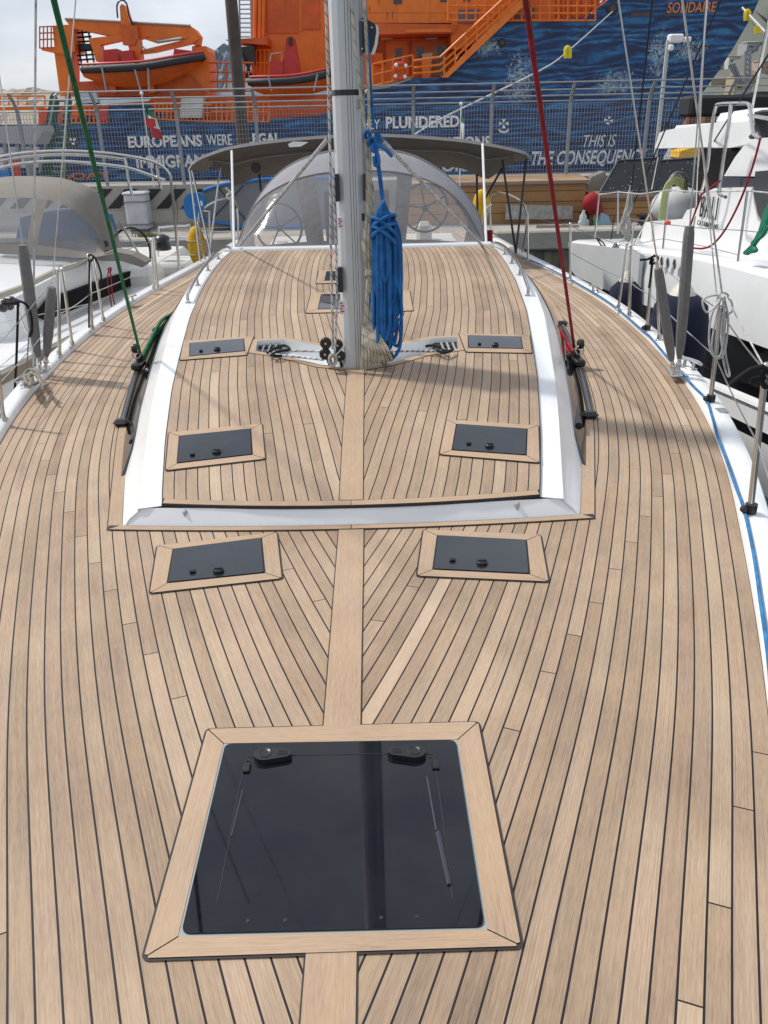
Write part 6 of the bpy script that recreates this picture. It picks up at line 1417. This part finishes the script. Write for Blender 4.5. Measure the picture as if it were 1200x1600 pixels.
# crane column, basket and boom
blk('crane_column',[(84,76),(112,74),(112,150),(94,150)],SY+1.0,1.3,M_orange)
blk('crane_cap',[(62,74),(85,73),(82,40),(114,38),(117,80),(96,84),(66,79)],SY+.8,1.6,M_orange)
mb=MB()
for yy in (42,52,62): mb.tube([Yp((85,yy-1),SY+.7),Yp((62,yy),SY+.7),Yp((62,yy),SY+2.4)],.035,5)
for x in (62,68,74,80): mb.tube([Yp((x,41),SY+.7),Yp((x,76),SY+.7)],.035,5)
mb.build('basket_rail',M_oranged,ship)
bm_=blk('crane_boom',[(100,29),(190,34),(280,40),(298,41),(305,46),(312,56),(310,70),(304,72),(300,60),(222,58),(216,60),(160,54),(112,44)],SY+.9,.9,M_orange)
mb=MB(); mb.tube([Yp((102,29),SY+.85),Yp((298,40),SY+.85)],.05,6); mb.build('boom_pipe',M_galv,bm_)
blk('crane_mast',[(187,10),(190,6),(194,8),(203,38),(206,45),(216,60),(220,95),(206,98),(200,70),(189,40)],SY+.5,.8,M_orange)
mb=MB(); mb.tube([Yp(p,SY+.45) for p in ((184,28),(183,8),(190,0),(198,6),(202,26),(210,40),(215,48))],.045,5,sm=4); mb.build('hydraulic_hose',M_black,ship,smooth=True)
blk('crane_knuckle',[(188,38),(214,40),(216,58),(210,70),(192,70)],SY+.4,.5,M_oranged)
blk('jib_link',[(138,60),(190,54),(192,62),(156,70),(160,95),(150,96),(143,72)],SY+.7,.7,M_orange)
blk('jib_link',[(222,60),(300,52),(312,60),(300,68),(240,82),(222,84),(222,78),(296,60),(240,66)],SY+.8,.5,M_orange)
mb=MB(); mb.tube([Yp((245,66),SY+.6),Yp((284,60),SY+.6)],.07,6); mb.tube([Yp((220,70),SY+.6),Yp((230,78),SY+.6),Yp((240,76),SY+.6)],.03,5,sm=3); mb.build('hydraulic_ram',M_galv,ship)
blk('crane_pedestal',[(300,72),(322,72),(326,80),(328,150),(260,150),(262,120),(300,100)],SY+1.0,2,M_orange)
blk('cradle_deck',[(118,128),(300,118),(320,140),(320,150),(110,150)],SY+.9,3,M_oranged)
for x in (166,226): blk('boat_cradle',[(x,118),(x+10,117),(x+16,145),(x+6,145)],SY+.3,.6,M_oranged)
# scaffold-like dark ladder by the crane
mb=MB()
for x in (118,128,138): mb.tube([Yp((x,48),SY+1.5),Yp((x+10,104),SY+1.5)],.05,5)
for k in range(8): mb.tube([Yp((113+k*1.4,52+k*7),SY+1.5),Yp((142+k*1,50+k*7),SY+1.5)],.045,5)
mb.slab([(116,68),(146,68),(148,76),(118,78)],SY+1.4,.4); mb.build('inspection_ladder',M_black,ship)
# deck clutter
blk('white_bag',[(283,154),(318,152),(315,184),(281,184)],SY-.3,.8,mat('white_bulk_bag',(.50,.50,.47),.8,var=.15,vs=2),ship)
blk('grey_panel',[(124,142),(150,143),(154,160),(128,162)],SY-.2,.3,mat('pale_panel',(.42,.47,.52),.5),ship)
blk('orange_pillar',[(355,156),(380,156),(380,188),(360,188)],SY+.2,.7,M_orange,ship)
blk('control_cabinet',[(150,168),(167,168),(167,190),(150,190)],SY-.25,.5,M_red,ship)
# ---- rescue boats on the ship
def rescue_boat(lab,gun_,keel,col_,fore,seat):
    q=Yp(keel[len(keel)//2],SY-.2); r=thing('rescue_boat',lab,'rescue boat',tuple(q))
    g=resamp(gun_,26); k_=resamp(keel,26)
    rows=[]
    for i in range(26):
        a=Yp(g[i],SY-.6); b_=Yp(k_[i],SY-.0); w_=1.1*(1-abs(i/25-.5)**3*5); 
        rows.append([Vector((a.x,SY+.4-w_,a.z)),Vector((b_.x,SY+.4-w_*.75,(a.z+b_.z)/2)),Vector((b_.x,SY+.4-w_*.2,b_.z)),Vector((b_.x,SY+.4+w_*.75,(a.z+b_.z)/2)),Vector((a.x,SY+.4+w_,a.z))])
    mb=MB(); mb.grid(rows,0); mb.grid([[x[0],x[-1]] for x in rows],0); mb.build('hull',col_,r,smooth=True)
    mb=MB(); mb.tube([x[0]+Vector((0,-.05,.0)) for x in rows],.175,10); mb.build('collar',mat('black_collar',(.02,.02,.022),.6),r,smooth=True)
    mb=MB(); mb.tube([x[0]+Vector((0,-.0,.24)) for x in rows],.06,6); mb.build('red_gunwale',M_red,r,smooth=True)
    for pl,m,n_,y in fore: mb=MB(); mb.slab(pl,SY+y,.9); mb.build(n_,m,r)
    for a,b_ in seat: mb=MB(); mb.tube([Yp(a,SY-.85),Yp(b_,SY-.85)],.05,5); mb.build('lashing',M_galv,r)
rescue_boat('long orange rescue boat with black collar in its cradle under the crane',[(124,108),(150,108),(190,107),(230,104),(270,97),(300,91),(316,88)],[(128,120),(150,128),(190,136),(230,134),(262,127),(292,112),(314,98)],M_oranged,
 [([(161,78),(182,76),(186,97),(162,99)],M_red,'console',-.1),([(188,80),(205,78),(210,96),(190,97)],M_red,'engine_cover',-.1),([(272,76),(305,80),(308,84),(270,90)],M_red,'bow_locker',-.1)],(((158,100),(166,141)),((209,102),(220,143)),((231,98),(233,142))))
rescue_boat('second orange rescue boat with red console just left of the mast',[(388,128),(420,128),(450,127),(480,123),(506,117),(530,112)],[(392,140),(420,150),(450,152),(480,148),(506,142),(530,135)],M_oranged,
 [([(421,96),(442,95),(442,118),(422,119)],M_red,'console',-.1),([(447,60),(455,56),(460,60),(470,117),(440,118)],M_red,'a_frame_mast',0),([(451,58),(456,58),(457,70),(451,70)],M_black,'mast_lamp',-.15)],(((419,118),(424,142)),((496,116),(490,142))))
mb=MB(); mb.tube([Yp((422,96),SY-.2),Yp((424,84),SY-.2),Yp((440,82),SY-.2),Yp((440,96),SY-.2)],.03,5); mb.build('console_screen',M_galv,ship)
# ship mooring lines with yellow chafe markers
def sag2(a,b_,s_,n=14): return sag(a,b_,s_,n)
ml=[Yp((957,18),SY-.1),Yp((885,82),40),Yp((840,112),36),Yp((700,180),30),Yp((640,215),27)]
mb=MB(); mb.tube(ml,.028,6,sm=5); mb.build('ship_mooring_line',rp_white,None,smooth=True,label='pale mooring line running from the ship bow port down to the quay',cat='mooring line')
def marker(px,py,Y,lab,s_=1.0):
    mb=MB(); mb.tube([Yp((px-3*s_,py+9*s_),Y),Yp((px-3*s_,py-4*s_),Y),Yp((px,py-8*s_),Y),Yp((px+3*s_,py-4*s_),Y),Yp((px+3*s_,py+9*s_),Y)],.095,7,sm=3); mb.build('chafe_marker',mat('marker_yellow',(.65,.52,.02),.6),None,smooth=True,label=lab,cat='rope marker')
marker(887,82,39.5,'yellow horseshoe marker clipped on the middle of the mooring line'); marker(1168,24,44,'upper yellow horseshoe marker right of the ship bow',.9); marker(1184,46,44,'lower yellow horseshoe marker right of the ship bow',.7)
mb=MB(); mb.tube([Yp((1160,12),45),Yp((1215,70),40)],.045,6); mb.build('ship_mooring_line',rp_white,None,label='pale mooring line descending at the right edge beside the bow',cat='mooring line')
mb=MB(); mb.tube([Yp((921,20),SY-.2),Yp((902,60),42)],.02,5); mb.build('thin_line',rp_black,None,label='thin line hanging from the ship railing above the long mooring line',cat='rope')
# crane mast / lattice at far right
mb=MB(); 
for a,b_ in (((1165,80),(1163,150)),((1172,80),(1172,150)),((1140,100),(1158,135)),((1146,98),(1160,130))): mb.tube([Yp(a,70),Yp(b_,70)],.12,5)
for k in range(8): mb.tube([Yp((1165,82+k*8),70),Yp((1172,88+k*8),70)],.07,4)
mb.build('lattice_mast',M_galv,None,label='thin grey lattice mast standing right of the ship bow',cat='mast')
mb=MB(); mb.prism([Yp(p,30) for p in ((1128,164),(1130,156),(1190,142),(1230,140),(1230,180),(1128,162))],(0,1.5,0)); mb.build('dark_awning',mat('dark_awning_cloth',(.03,.03,.032),.85),None,label='dark awning behind the catamaran at the upper right',cat='awning')

rv=random.Random(21)
mb=MB()
for k in range(14):
    px=rv.choice([405,430,455,480,500,570,590,610,640,665,700])+rv.uniform(-8,8); py=rv.uniform(4,50) if px<520 else rv.uniform(-5,30); Y=(D1+.98) if px<520 else (SY+.88)
    mb.slab([(px,py),(px+1.1,py),(px+.8,py+rv.uniform(8,20)),(px+.2,py+8)],Y,.01)
mb.build('rust_streak',mat('rust_brown',(.22,.06,.015),.9,var=.3,vs=3),ship,kind='stuff')
for (a,b_) in (((560,20),(704,20)),((560,-12),(704,-12)),((620,-40),(620,36)),((672,-40),(672,36))):
    mb=MB(); mb.tube([Yp(a,SY+.9),Yp(b_,SY+.9)],.018,4); mb.build('plate_seam',M_oranged,ship)
for (a,b_) in (((640,56),(640,118)),((708,40),(708,92)),((600,40),(600,100)),((570,62),(704,60))):
    mb=MB(); mb.tube([Yp(a,SY+2.85),Yp(b_,SY+2.85)],.06,6); mb.build('pipe',M_oranged,ship)
for px,py in ((582,70),(592,92)):
    mb=MB(); q=Yp((px,py),SY+2.8); mb.box(tuple(q),(.5,.3,.6),0,bev=.05); mb.build('vent_box',M_orange,ship)
